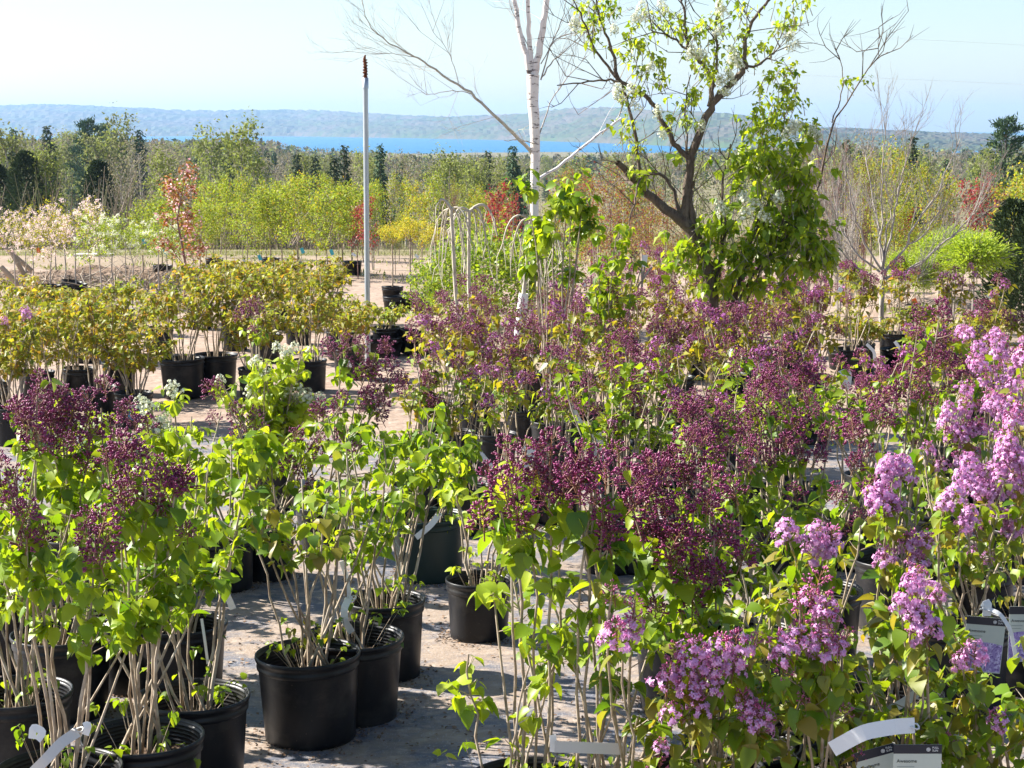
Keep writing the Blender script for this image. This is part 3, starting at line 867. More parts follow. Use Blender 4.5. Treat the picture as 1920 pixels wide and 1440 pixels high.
# orange-green shrubs at left, beyond the lilacs
ORG = [
 (25, 13.2, 575, 'leftmost orange-tipped shrub cut by the left edge'),
 (105, 13.9, 560, 'orange-tipped shrub second from the left edge'),
 (190, 14.3, 545, 'orange-tipped shrub with one brighter yellow side, left of the blue-labelled pot'),
 (252, 14.0, 600, 'shrub in black pot with blue and green label'),
 (-15, 14.6, 540, 'orange-tipped shrub mostly outside the left edge'),
 (70, 15.2, 548, 'orange-tipped shrub behind the leftmost pair'),
 (150, 15.4, 540, 'orange-tipped shrub with lower yellow crown at left'),
 (225, 15.8, 548, 'orange-tipped shrub behind the blue-labelled pot'),
 (345, 15.6, 500, 'round orange-tipped shrub in left one of two wide black pots'),
 (405, 15.9, 495, 'round orange-tipped shrub in right one of two wide black pots'),
 (582, 16.0, 495, 'open shrub in single black pot left of the steel pole'),
 (500, 18.0, 478, 'orange-green shrub behind the lime lilac'),
 (440, 19.0, 470, 'orange-green shrub behind the pair of wide pots'),
 (560, 19.5, 480, 'orange-green shrub behind the single black pot'),
 (640, 18.2, 545, 'small light shrub just left of the steel pole'),
 (725, 18.6, 570, 'small light shrub just right of the steel pole'),
 (50, 18.5, 510, 'upright yellow shrub near the far pots at left'),
 (300, 18.6, 545, 'low shrub behind the pot with blue label'),
 (160, 18.0, 535, 'orange-green shrub in second row at left, below the white board'),
 (230, 20.5, 520, 'thin shrub in front of the bare whitish sapling'),
 (375, 21.0, 480, 'orange-green shrub right of the copper tree'),
 (455, 22.0, 475, 'orange-green shrub below the green saplings'),
 (525, 21.0, 470, 'orange-green shrub behind the row, midway to the pole'),
 (610, 21.5, 480, 'orange-green shrub behind the row, left of the pole'),
 (655, 16.8, 560, 'orange-green shrub touching the steel pole'),
 (480, 15.4, 560, 'low shrub between the wide pots and the single pot'),
 (1610, 17.2, 585, 'small olive shrub left of the grey trunk'),
 (1720, 18.0, 570, 'small olive shrub right of the grey trunk'),
 (1860, 17.6, 575, 'small olive shrub under the fullest willow'),
 (1790, 16.0, 590, 'olive shrub among the pots under the willows'),
]
for i, (px, Y, top, lab) in enumerate(ORG):
    light = px in (640, 725, 230, 1720)
    s = Shrub(px, 0, top, 'shrub', BIG if px in (345, 405) else MED, ('leaf_spring', 'leaf_olive') if light else ('leaf_orange', 'leaf_olive'), 12 if not light else 7, .36 if not light else .26, 950 if not light else 420, lab, 'orange-tipped potted shrubs', big=False, Y=Y, name='potted_shrub', leafs=.056, leaf_lo=.36)
    if px == 25:
        s.blooms += [(s.local(W(44, 590, 13.2)), .12, 'pink'), (s.local(W(8, 600, 13.2)), .08, 'pink')]
    s.build()

# ------------------------------------------------------------------ the big trees near the rows
def poly(pts, Y, wob=.02, dz=None):
    """limb through seen points, each with its own depth offset"""
    out = []
    for p in pts:
        out.append(np.array(W(p[0], p[1], Y + (p[2] if len(p) > 2 else 0))))
    out = np.array(out)
    n = len(out)
    tt = np.linspace(0, n - 1, max(3 * n, 6))
    res = np.stack([np.interp(tt, np.arange(n), out[:, k]) for k in range(3)], -1)
    res[1:-1] = (res[:-2] + res[1:-1] * 2 + res[2:]) / 4
    res[1:-1] += rng.normal(0, wob * .3, (len(res) - 2, 3))
    return res

def twigs(g, line, n, ln, r0, lv=1, k=3, up=.4, spread=1.0):
    tips = []
    for q in range(n):
        t = rng.uniform(.25, 1)
        p = at(line, t)
        i = min(int(t * (len(line) - 1)), len(line) - 2)
        d = norm(line[i + 1] - line[i])
        d = norm(d + rng.normal(0, .6 * spread, 3) + [0, 0, up * .5])
        L = ln * rng.uniform(.5, 1.2)
        m = p + d * L * .5 + rng.normal(0, L * .06, 3)
        e = m + norm(d + rng.normal(0, .3, 3) + [0, 0, up * .3]) * L * .5
        g.tube([p, m, e], [r0, r0 * .7, r0 * .4], k)
        tips.append(e)
        if lv > 0:
            tips += twigs(g, np.array([p, m, e]), 3, ln * .5, r0 * .55, lv - 1, k, up, spread)
    return tips

# white-flowered tree
Yt = 14.0
bx = W(1330, 600, Yt)
wt = root('flowering_tree', (bx[0], Yt, 0), 'old tree with dark forked trunk, hanging green leaves and white blossom clusters', 'tree')
O = np.array([bx[0], Yt, 0])
trunk = Geo()
trunk.tube(poly([(1345, 830), (1342, 700), (1338, 600), (1330, 520), (1318, 470), (1290, 425), (1275, 408)], Yt, .01) - O, np.linspace(.06, .045, 21), 10)
put('trunk', trunk.mesh('trunk', ['bark_dark']), wt)
LIMBS = [
 ([(1285, 420), (1240, 385), (1200, 350), (1158, 305, -.2)], .055, .03),
 ([(1235, 380), (1195, 352), (1165, 330, .2)], .03, .018),
 ([(1287, 425), (1286, 340), (1300, 280), (1325, 215), (1345, 180), (1395, 135), (1398, 120)], .05, .028),
 ([(1398, 122), (1395, 80), (1410, 40), (1440, 2), (1450, -30)], .024, .01),
 ([(1396, 125), (1415, 125), (1440, 110, .3), (1455, 95, .5)], .016, .007),
 ([(1330, 200), (1338, 165), (1325, 130), (1300, 100), (1288, 88)], .028, .016),
 ([(1288, 90), (1285, 50), (1280, 10), (1270, -30)], .016, .008),
 ([(1290, 92), (1250, 65), (1220, 56, -.3)], .014, .006),
 ([(1342, 140), (1344, 90), (1345, 30), (1346, -30)], .014, .006),
 ([(1305, 430), (1290, 370), (1300, 340)], .035, .02),
 ([(1280, 415), (1262, 350), (1240, 325), (1210, 325), (1195, 345, -.3), (1190, 380, -.4), (1180, 415, -.4)], .02, .007),
 ([(1300, 300), (1270, 280), (1258, 260), (1235, 210), (1215, 180), (1180, 160), (1160, 148)], .03, .018),
 ([(1160, 148), (1150, 100), (1135, 60), (1120, 20), (1115, -30)], .018, .008),
 ([(1160, 150), (1135, 120), (1110, 80), (1090, 30, -.4), (1075, 0, -.5)], .016, .006),
 ([(1160, 152), (1140, 150), (1100, 155), (1045, 160, -.4)], .014, .006),
 ([(1200, 345), (1195, 270), (1180, 200), (1165, 155)], .02, .014),
 ([(1300, 440), (1290, 300), (1285, 230), (1295, 140)], .013, .006),
 ([(1345, 700), (1390, 500), (1440, 380), (1480, 320)], .022, .01),
 ([(1335, 560), (1360, 440), (1353, 350), (1370, 270)], .018, .008),
 ([(1345, 640), (1420, 500), (1500, 420), (1535, 350, .3), (1560, 230), (1590, 190, .2), (1640, 110), (1665, 98)], .018, .004),
 ([(1340, 700), (1380, 560), (1410, 470), (1440, 400), (1470, 340)], .014, .006),
 ([(1342, 700), (1365, 560), (1400, 450), (1455, 360)], .013, .006),
 ([(1345, 690), (1410, 540), (1460, 440), (1480, 360)], .013, .005),
 ([(1345, 600), (1352, 480), (1353, 400), (1355, 350)], .012, .006),
 ([(1560, 230), (1580, 180), (1578, 120, .2), (1565, 90)], .007, .003),
 ([(1648, 105), (1648, 60)], .004, .0025),
]
limbs = []
allg = []
for pts, r0, r1 in LIMBS:
    g = Geo(); ln = poly(pts, Yt) - O
    g.tube(ln, np.linspace(r0 * .78, r1 * .75, len(ln)), 7 if r0 > .02 else 5)
    limbs.append(ln); allg.append(g)
LP = []; LD = []; LN = []; LS = []
def clump(x, y, rx, ry, n, dy=0, size=.075, dr=.35):
    c = np.array(W(x, y, Yt + dy)) - O
    s_ = Yt / F
    # short spray shoots through the clump
    g = Geo()
    nsh = max(2, n // 6)
    for q in range(nsh):
        o = rng.normal(0, .48, 3) * [rx * s_, dr * .6, ry * s_]
        p = c + o
        st = p + np.array([rng.normal(0, .05), rng.normal(0, .03), -rng.uniform(.05, .14)])
        g.tube([st, (st + p) / 2, p], [.004, .003, .002], 3)
        for a in range(6):
            az = rng.uniform(0, 2 * pi); el = rng.uniform(-1.3, .1)
            d = np.array([cos(az) * cos(el), sin(az) * cos(el), sin(el)])
            LP.append(p + rng.normal(0, .022, 3)); LD.append(d); LN.append(np.array([cos(az), sin(az), .9]) + rng.normal(0, .3, 3)); LS.append(size * rng.uniform(.65, 1.15))
    allg.append(g)
for c in [(1490, 330, 45, 60, 200), (1500, 430, 50, 60, 260), (1530, 470, 35, 40, 150), (1440, 230, 40, 60, 150), (1460, 150, 35, 50, 70), (1420, 310, 45, 60, 120),
          (1380, 340, 40, 70, 90), (1350, 420, 35, 40, 90), (1290, 465, 55, 40, 170), (1390, 470, 60, 50, 200), (1450, 500, 50, 50, 160), (1340, 520, 60, 40, 150), (1480, 200, 25, 40, 60), (1440, 420, 50, 60, 130),
          (1100, 50, 40, 35, 60), (1130, 20, 50, 30, 60), (1190, 90, 40, 50, 90), (1230, 130, 35, 45, 70), (1200, 170, 30, 20, 30), (1260, 50, 40, 40, 50), (1300, 170, 30, 30, 60), (1340, 130, 30, 45, 60), (1320, 70, 40, 50, 70), (1370, 90, 40, 50, 60),
          (1430, 80, 40, 50, 50), (1480, 30, 30, 25, 50), (1500, 5, 20, 15, 20), (1490, 125, 20, 15, 20), (1170, 230, 20, 40, 30), (1185, 270, 25, 20, 30), (1205, 330, 25, 25, 40), (1250, 230, 20, 30, 25), (1290, 230, 20, 20, 20), (1350, 20, 30, 25, 30),
          (1525, 250, 20, 26, 40), (1590, 155, 16, 8, 14), (1620, 157, 10, 8, 10), (1560, 480, 14, 12, 20), (1240, 30, 30, 20, 30), (1400, 20, 30, 20, 20), (1270, 300, 15, 20, 15)]:
    clump(c[0], c[1], c[2], c[3], int(c[4] * (2.1 if c[0] > 1400 and c[1] > 180 else 1.5 if c[1] > 200 else 1.5)), size=.055 if c[1] < 290 else .078)
for i, g in enumerate(allg[:len(LIMBS)]):
    r1 = LIMBS[i][1]
    twigs(g, limbs[i], 5 if r1 > .013 else 3, .45, .005, 1, 3)
    put('branch', g.mesh('branch', ['bark_dark']), wt)
g = Geo()
for q in allg[len(LIMBS):]:
    for v, f, m in zip(q.v, q.f, q.m):
        pass
    if q.n:
        g.add(np.concatenate(q.v), np.concatenate(q.f))
put('twigs', g.mesh('twigs', ['bark_stem']), wt, kind='stuff')
M3 = frames(np.array(LD), np.array(LN), np.array(LS)); LP = np.array(LP)
big = np.argsort(-np.array(LS))[:290]
rest = np.setdiff1d(np.arange(len(LP)), big)
for i in big:
    M = Matrix(M3[i].tolist()).to_4x4(); M.translation = Vector(LP[i])
    put('leaf', leaf_mesh('leaf_green', random.choice((0, 1, 2))), wt, M=M)
w_ = rng.random(len(LP)) < .6
g = Geo(); r1_ = rest[w_[rest]]; r2_ = rest[~w_[rest]]
g.inst(SL_V, SL_F, M3[r1_], LP[r1_], 0); g.inst(SL_V, SL_F, M3[r2_], LP[r2_], 1)
put('foliage', g.mesh('foliage', ['leaf_lime', 'leaf_green']), wt, kind='stuff')
def blossom_at(parent, O, x, y, size, Y, kd='cream'):
    c = np.array(W(x, y, Y)) - O
    ss = size / F * Y / .13
    M = Matrix.Translation(Vector(c - np.array([0, 0, .06 * ss]))) @ Matrix.Rotation(rng.uniform(-.5, .5), 4, 'Y') @ Matrix.Rotation(rng.uniform(0, 6), 4, 'Z') @ Matrix.Diagonal((ss, ss, ss, 1))
    for q in range(2):
        M2 = Matrix.Translation(Vector(rng.normal(0, .022 * ss, 3))) @ M
        put('flower_cluster', random.choice(PAN[kd]), parent, M=M2)
for (x, y, z) in [(1355, 385, 40), (1405, 385, 45), (1400, 375, 35), (1170, 160, 38), (1165, 175, 30), (1300, 95, 36), (1310, 105, 30), (1080, 45, 34), (1210, 15, 36), (1205, 30, 30), (1235, 210, 28), (1195, 195, 25), (1370, 140, 36), (1380, 115, 34), (1350, 10, 34), (1345, 50, 26),
                  (1485, 235, 38), (1495, 225, 30), (1530, 245, 26), (1460, 365, 34), (1310, 235, 26), (1155, 55, 26), (1470, 60, 30), (1480, 85, 28), (1240, 250, 24), (1430, 400, 30), (1220, 120, 26), (1350, 150, 30), (1360, 170, 26), (1375, 95, 26), (1250, 10, 30), (1520, 240, 24)]:
    blossom_at(wt, O, x, y, z, Yt - .25)

# taller leafy lilac left of it
s = Shrub(1034, 0, 275, 'tall', MED, ('leaf_green', 'leaf_lime'), 10, .25, 600, 'tall slender lilac with two hanging clumps of big green leaves in front of the birch', None, big=True, Y=12.6, leafs=.074, leaf_lo=.74, name='potted_lilac')
s.build()
s = Shrub(1132, 0, 355, 'tall', MED, ('leaf_green', 'leaf_lime'), 7, .16, 380, 'slender green lilac between the birch and the dark forked trunk', None, big=True, Y=13.2, leafs=.07, leaf_lo=.4)
s.blooms += [(s.local(W(1190, 475, 13.2)), .1, 'wine')]
s.build()

# white birch
Yb = 21.0
bx = W(1004, 600, Yb); O = np.array([bx[0], Yb, 0])
bt = root('birch_tree', (bx[0], Yb, 0), 'white-barked birch with three upright trunks and long bare twiggy side branches', 'tree')
g = Geo(); ln = poly([(1006, 622), (1005, 520), (1003, 430), (1001, 360), (1004, 300), (1003, 240), (999, 180), (1000, 140)], Yb, .006) - O
g.tube(ln, np.concatenate([np.linspace(.05, .048, 12), np.linspace(.05, .07, 12)]), 12)
put('trunk', g.mesh('trunk', ['bark_birch']), bt)
for pts, r0, r1, mt, nt in [
    ([(996, 145), (985, 100), (972, 50), (962, -10), (955, -60)], .045, .03, 'bark_birch', 2),
    ([(999, 145), (994, 90), (990, 40), (990, -60)], .042, .03, 'bark_birch', 2),
    ([(1002, 145), (1012, 90), (1020, 40), (1030, -60)], .055, .045, 'bark_birch', 2),
    ([(1000, 290), (975, 262), (950, 240), (915, 205), (885, 175), (845, 152), (800, 120), (770, 104), (720, 75), (690, 45), (678, 0)], .035, .005, 'bark_pale', 16),
    ([(780, 107), (740, 100), (700, 100), (650, 96)], .006, .003, 'bark_grey', 6),
    ([(890, 178), (860, 170), (830, 172), (800, 178)], .008, .004, 'bark_grey', 7),
    ([(860, 160), (850, 120), (830, 80), (810, 55)], .007, .003, 'bark_grey', 7),
    ([(1005, 340), (1040, 318, .2), (1085, 282, .4), (1130, 245, .8), (1165, 222, 1)], .024, .017, 'bark_birch', 3),
    ([(1012, 250), (1035, 180, .3), (1070, 140), (1100, 105)], .012, .004, 'bark_grey', 8),
    ([(1015, 145), (1035, 115), (1065, 90), (1100, 60)], .014, .005, 'bark_grey', 8),
    ([(1014, 150), (1030, 90), (1050, 50), (1062, 0)], .014, .005, 'bark_grey', 8),
    ([(1000, 100), (975, 60), (960, 20), (950, -20)], .01, .005, 'bark_grey', 5),
    ([(1005, 270), (970, 262, -.4), (945, 263, -.6)], .012, .004, 'bark_pale', 2),
    ([(1014, 120), (1045, 65), (1120, 60), (1150, 50)], .01, .004, 'bark_grey', 7)]:
    g = Geo(); ln = poly(pts, Yb, .02) - O
    g.tube(ln, np.linspace(r0 * (.72 if r0 < .04 else .85), r1 * .8, len(ln)), 6)
    twigs(g, ln, nt, .75, .003, 2 if nt > 5 else 1, 3, .5, .8)
    put('branch', g.mesh('branch', [mt]), bt)

# bare spreading grey tree at right
Yg = 18.5
bx = W(1650, 600, Yg); O = np.array([bx[0], Yg, 0])
gt = root('bare_tree', (bx[0], Yg, 0), 'leafless grey tree with low fan of long upswept branches at right', 'tree')
g = Geo(); ln = poly([(1655, 690), (1655, 640), (1652, 590), (1655, 530), (1656, 515)], Yg, .006) - O
g.tube(ln, np.linspace(.03, .024, len(ln)), 8)
put('trunk', g.mesh('trunk', ['bark_grey']), gt)
for pts in [[(1656, 520), (1652, 470), (1645, 400), (1630, 330), (1622, 280)], [(1654, 515), (1650, 460), (1655, 400), (1656, 300), (1660, 240)], [(1656, 500), (1670, 440), (1680, 380), (1690, 340), (1700, 300), (1710, 260)],
            [(1658, 515), (1690, 480), (1710, 430), (1740, 390), (1765, 350), (1780, 300), (1800, 260)], [(1660, 522), (1710, 505), (1750, 470), (1790, 440), (1830, 400), (1845, 370)],
            [(1660, 524), (1720, 500), (1770, 455), (1815, 425), (1840, 360)], [(1650, 510), (1610, 480), (1580, 440), (1570, 400), (1560, 340)], [(1648, 525), (1600, 500), (1575, 460), (1560, 420), (1530, 370)],
            [(1652, 505), (1620, 450), (1600, 400), (1590, 340), (1580, 300)], [(1662, 545), (1690, 545), (1715, 530), (1725, 515)], [(1650, 545), (1620, 538), (1600, 530)],
            [(1656, 505), (1660, 440), (1672, 390), (1660, 340)], [(1657, 510), (1700, 460), (1745, 430), (1765, 380)]]:
    dy = rng.uniform(-.5, .5)
    pts = [(a, b, dy * i / len(pts)) for i, (a, b) in enumerate(pts)]
    g = Geo(); ln = poly(pts, Yg, .03) - O
    g.tube(ln, np.linspace(.013, .004, len(ln)), 5)
    twigs(g, ln, 14, .5, .0036, 2, 3, .6, .55)
    put('branch', g.mesh('branch', ['bark_grey']), gt)

# two weeping standards with cream stems, bare arching tops
def weeping(px, by, topx, topy, Y, arches, lab, lean=0):
    b = W(px, by, Y); O = np.array([b[0], Y, 0])
    t = root('weeping_tree', (b[0], Y, 0), lab, 'tree', 'weeping standard trees')
    add_pot(t, MED)
    g = Geo(); ln = poly([(px, 238 + (H - .2) / Y * F), (px, by), ((px + topx) / 2 - 2, (by + topy) / 2), (topx, topy)], Y, .004) - O
    g.tube(ln, np.linspace(.024, .017, len(ln)), 7)
    put('trunk', g.mesh('trunk', ['bark_pale']), t)
    for (dx, dyy, drop, r) in arches:
        p0 = ln[-1]; s_ = Y / F
        e = p0 + np.array([dx * s_, rng.uniform(-.25, .25), (dyy - drop) * s_])
        m = p0 + np.array([dx * .75 * s_, (e - p0)[1] * .5, dyy * 1.5 * s_ + .03])
        g = Geo(); bz = bez(p0, m, e, 9)
        g.tube(bz, np.linspace(r, r * .5, 9), 5)
        for q in range(4):
            p = bz[rng.integers(3, 9)]
            ee = p + np.array([rng.normal(0, .06), rng.normal(0, .06), -rng.uniform(.12, .4)])
            g.tube([p, p + (ee - p) * .4 + [dx * s_ * .12, 0, .02], ee], [.005, .004, .002], 3)
        put('branch', g.mesh('branch', ['bark_pale']), t)
    return t
weeping(862, 640, 846, 392, 17.2, [(-22, 14, 0, .018), (-40, 0, 90, .008), (-25, 5, 110, .008), (20, 2, 100, .008), (35, 8, 60, .01), (-15, 5, 70, .007), (28, 0, 130, .007)], 'left one of the twin weeping trees, straight cream stem and hanging bare twigs')
weeping(882, 650, 880, 396, 17.6, [(52, 22, 70, .017), (30, 12, 60, .015), (15, 8, 70, .012), (-30, 10, 30, .012), (-45, 4, 90, .009), (-15, 6, 120, .007), (40, 0, 110, .007)], 'right one of the twin weeping trees, with boldly arched white branches')
wtree = weeping(975, 640, 998, 415, 16.2, [(-55, 20, 60, .012), (-40, 12, 90, .012), (-25, 8, 100, .010), (40, 14, 60, .012), (25, 10, 90, .012), (12, 4, 120, .009), (-12, 3, 100, .009), (55, 10, 80, .010)], 'leaning weeping tree with white guard at its foot, in front of the birch')
g = Geo(); gp = np.array(W(975, 600, 16.2)); 
bO = np.array(wtree.location)
gl = [np.array(W(974, 640, 16.2)) - bO, np.array(W(977, 600, 16.2)) - bO, np.array(W(982, 550, 16.2)) - bO]
g.tube(gl, [.055, .05, .042], 12)
put('tree_guard', g.mesh('tree_guard', ['guard_white']), wtree)
s_ = weeping(1010, 650, 1010, 480, 18.4, [(-20, 8, 40, .009), (20, 8, 60, .009), (5, 4, 60, .008)], 'small straight weeping tree just right of the leaning one')

# steel pole with rusty wrapped top
Yp = 17.4
b = W(690, 696, Yp)
po = root('steel_pole', (b[0], Yp, 0), 'tall thin galvanised steel pole with rusty wrapped tip, standing alone', 'pole')
top = W(685, 150, Yp)[2]; tx = W(685, 150, Yp)[0] - b[0]
g = Geo(); g.tube([(0, 0, -.1), (tx * .5, 0, top * .5), (tx, 0, top)], [.026, .0255, .025], 14)
put('pole_tube', g.mesh('pole_tube', ['steel']), po)
g = Geo(); g.tube([(tx, 0, top - .08), (tx, 0, top + .02)], [.030, .030], 14, cap=True)
put('collar', g.mesh('collar', ['steel']), po)
g = Geo()
z = top
pts = []
for q in range(60):
    a = q * .75
    pts.append((tx + .019 * cos(a) + rng.normal(0, .003), .019 * sin(a), top + q * .0032))
g.tube(pts, .007, 4)
g.tube([(tx, 0, top), (tx + .004, 0, top + .1), (tx - .006, 0, top + .2), (tx + .002, 0, top + .235)], [.016, .015, .014, .006], 8, cap=True)
for q in range(5):
    a = rng.uniform(0, 6)
    g.tube([(tx, 0, top + .03 + .035 * q), (tx + .03 * cos(a), .03 * sin(a), top + .035 + .035 * q)], [.003, .002], 4)
put('rusty_tip', g.mesh('rusty_tip', ['rust']), po)

# ------------------------------------------------------------------ nursery trees behind the yard
def crown_points(r, tips, n, sig):
    tips = np.array(tips)
    return tips[r.integers(len(tips), size=n)] + r.normal(0, sig, (n, 3))
def limb_tree(r, Ht, cb, cr, rt, mt, nb=10, sub=4, up=.8, flat=1.0, k=4, trunk_top=.8):
    """trunk mesh + list of twig tips"""
    g = Geo()
    th = Ht * trunk_top
    tr = np.array([[0, 0, -.05], [r.normal(0, .01) * Ht, r.normal(0, .01) * Ht, th * .35], [r.normal(0, .02) * Ht, r.normal(0, .02) * Ht, th * .7], [r.normal(0, .02) * Ht, r.normal(0, .02) * Ht, th]])
    g.tube(tr, [rt, rt * .85, rt * .6, rt * .25], 6)
    tips = [tr[-1]]
    for i in range(nb):
        z = cb + (th - cb) * (i + r.random()) / nb
        p = at(tr, min(.98, z / th))
        a = i * 2.4 + r.uniform(-.4, .4)
        L = cr * (1 - .45 * (z - cb) / (Ht - cb)) * r.uniform(.7, 1.15)
        d = np.array([cos(a), sin(a), up * r.uniform(.6, 1.3)]); d /= np.linalg.norm(d)
        e = p + d * L * flat
        m = (p + e) / 2 + [0, 0, -.06 * L]
        g.tube([p, m, e], [rt * .35, rt * .22, rt * .1], k)
        tips.append(e); tips.append(m)
        for q in range(sub):
            s = m + (e - m) * r.random()
            dd = norm(d + r.normal(0, .55, 3) + [0, 0, .2])
            e2 = s + dd * L * .45 * r.uniform(.5, 1)
            g.tube([s, e2], [rt * .1, rt * .05], 3)
            tips.append(e2); tips.append((s + e2) / 2)
    return g.mesh('trunk', [mt]), tips
def leaf_cloud(r, P, size, mats, shape='q', blobs=None, down=.3):
    n = len(P)
    D = r.normal(0, 1, (n, 3)); D[:, 2] -= down
    N = r.normal(0, .6, (n, 3)) + [0, 0, 1]
    M = frames(D, N, size * r.uniform(.6, 1.3, n))
    g = Geo()
    w = r.choice(len(mats), size=n, p=blobs)
    tv = {'q': QL_V, 'n': NL_V}[shape]
    for k in range(len(mats)):
        if (w == k).any(): g.inst(tv, QL_F, M[w == k], P[w == k], k)
    return g.mesh('crown', mats)
VAR = {}
def variant(kind, i):
    key = (kind, i)
    if key in VAR: return VAR[key]
    r = np.random.default_rng(abs(hash(kind)) % 1 + sum(map(ord, kind)) * 17 + i * 101)
    if kind == 'spring':
        Ht = 1.9
        tm, tips = limb_tree(r, Ht, .42, .42, .014, 'bark_stem', 13, 5, 1.1)
        cm = leaf_cloud(r, crown_points(r, tips, 1700, .065), .042, ['leaf_spring', 'leaf_olive'], 'q', [.75, .25])
    elif kind == 'spring_tall':
        Ht = 3.2
        tm, tips = limb_tree(r, Ht, .8, .6, .02, 'bark_stem', 16, 5, 1.4)
        cm = leaf_cloud(r, crown_points(r, tips, 2000, .08), .05, ['leaf_olive', 'leaf_spring'], 'q', [.5, .5])
    elif kind == 'crab_white' or kind == 'crab_blush':
        Ht = 1.5
        tm, tips = limb_tree(r, Ht, .55, .42, .014, 'bark_grey', 9, 5, .8)
        pm = 'petal_blush' if kind == 'crab_blush' else 'petal_white'
        P = crown_points(r, tips, 1100, .05)
        # blossom in tight balls, leaves loose
        cen = crown_points(r, tips, 60 if kind == 'crab_blush' else 34, .07)
        BP = cen[r.integers(len(cen), size=900)] + r.normal(0, .016, (900, 3))
        D = r.normal(0, 1, (900, 3)); g = Geo()
        g.inst(QL_V, QL_F, frames(D, r.normal(0, 1, (900, 3)), .024 * r.uniform(.8, 1.2, 900)), BP, 1)
        n = 500 if kind == 'crab_blush' else 1100
        D = r.normal(0, 1, (n, 3))
        g.inst(QL_V, QL_F, frames(D, r.normal(0, 1, (n, 3)) + [0, 0, 1], .036 * r.uniform(.7, 1.2, n)), P[:n], 0)
        cm = g.mesh('crown', ['leaf_olive' if kind == 'crab_blush' else 'leaf_spring', pm])
    elif kind == 'copper':
        Ht = 2.2
        tm, tips = limb_tree(r, Ht, .35, .42, .02, 'twig_red', 11, 4, 1.7)
        P = crown_points(r, tips, 1500, .05)
        cm = leaf_cloud(r, P, .045, ['leaf_copper', 'petal_rose', 'petal_blush'], 'q', [.72, .16, .12])
    elif kind == 'red':
        Ht = 1.8
        tm, tips = limb_tree(r, Ht, .5, .35, .014, 'twig_red', 12, 4, 1.2)
        cm = leaf_cloud(r, crown_points(r, tips, 700, .05), .045, ['leaf_red', 'leaf_plum'], 'q', [.8, .2])
    elif kind == 'plum':
        Ht = 2.4
        tm, tips = limb_tree(r, Ht, .5, .5, .016, 'twig_red', 16, 6, 1.2)
        cm = leaf_cloud(r, crown_points(r, tips, 1900, .06), .035, ['leaf_plum', 'leaf_olive', 'leaf_red'], 'q', [.5, .38, .12])
    elif kind == 'bare_fine':
        Ht = 2.6
        g = Geo()
        tips = []
        for q in range(11):
            a = q * 2.4; e = np.array([cos(a) * .5 * r.random(), sin(a) * .5 * r.random(), Ht * r.uniform(.7, 1)])
            ln = bez(np.array([cos(a) * .04, sin(a) * .04, 0]), e * [.3, .3, .6], e, 7)
            g.tube(ln, np.linspace(.01, .003, 7), 4)
            tips += twigs(g, ln, 14, .35, .0035, 1, 3, .7, .6)
        tm = g.mesh('trunk', ['twig_red' if i % 2 else 'bark_grey'])
        cm = leaf_cloud(r, crown_points(r, tips, 250, .03), .025, ['leaf_plum', 'leaf_olive'], 'q', [.6, .4])
    elif kind == 'bare_small':
        Ht = 1.2
        tm, tips = limb_tree(r, Ht, .5, .5, .014, 'bark_grey', 9, 7, .8)
        cm = None
    elif kind == 'yellow_ball':
        Ht = 1.45
        g = Geo(); g.tube([(0, 0, 0), (.01, 0, .6), (0, 0, 1.15)], [.015, .014, .012], 6)
        c = np.array([0, 0, 1.25]); P = r.normal(0, 1, (1500, 3)); P = norm(P) * (r.random((1500, 1)) ** .4) * [.27, .27, .17] + c
        P[:, 2] += .05 * np.sin(P[:, 0] * 23) ; 
        for q in range(14):
            a = q * 2.4; g.tube([(0, 0, 1.05), (cos(a) * .2, sin(a) * .2, 1.2 + .1 * r.random())], [.006, .003], 3)
        tm = g.mesh('trunk', ['bark_stem'])
        cm = leaf_cloud(r, P, .042, ['leaf_yellow', 'leaf_spring', 'leaf_orange'], 'n', [.62, .23, .15])
    elif kind == 'willow_ball':
        Ht = 1.95
        g = Geo(); g.tube([(0, 0, 0), (.02, 0, .6), (0, 0, 1.2)], [.016, .015, .014], 6)
        P = []; D = []
        for q in range(650):
            d = norm(r.normal(0, 1, 3) + [0, 0, .25])
            L = .5 * r.uniform(.6, 1.08)
            t = r.uniform(.25, 1, 9)
            p = np.array([0, 0, 1.38]) + d * [1, 1, .85] * L * t[:, None] + r.normal(0, .015, (9, 3))
            P.append(p); D.append(np.broadcast_to(d, (9, 3)))
            if q % 5 == 0: g.tube([(0, 0, 1.2), np.array([0, 0, 1.38]) + d * L * .9], [.005, .002], 3)
        P = np.concatenate(P); D = np.concatenate(D) + r.normal(0, .45, P.shape)
        tm = g.mesh('trunk', ['bark_grey'])
        g = Geo(); g.inst(NL_V, QL_F, frames(D, r.normal(0, 1, P.shape), .06 * r.uniform(.7, 1.2, len(P))), P)
        cm = g.mesh('crown', ['leaf_willow'])
    elif kind == 'bushy':
        Ht = 1.5
        tm, tips = limb_tree(r, Ht, .15, .55, .02, 'bark_stem', 18, 6, .7)
        cm = leaf_cloud(r, crown_points(r, tips, 2200, .07), .055, ['leaf_spring', 'leaf_green', 'leaf_deep'], 'q', [.55, .3, .15])
    elif kind == 'golden':
        Ht = 2.2
        tm, tips = limb_tree(r, Ht, .4, .45, .016, 'bark_stem', 15, 5, 1.2)
        cm = leaf_cloud(r, crown_points(r, tips, 1900, .06), .045, ['leaf_orange', 'leaf_spring', 'leaf_yellow'], 'q', [.5, .35, .15])
    elif kind == 'cedar':
        Ht = 2.0
        g = Geo(); g.tube([(0, 0, 0), (0, 0, 1.7)], [.03, .01], 6); tm = g.mesh('trunk', ['bark_dark'])
        n = 5000; z = r.random(n) ** .8 * 1.0
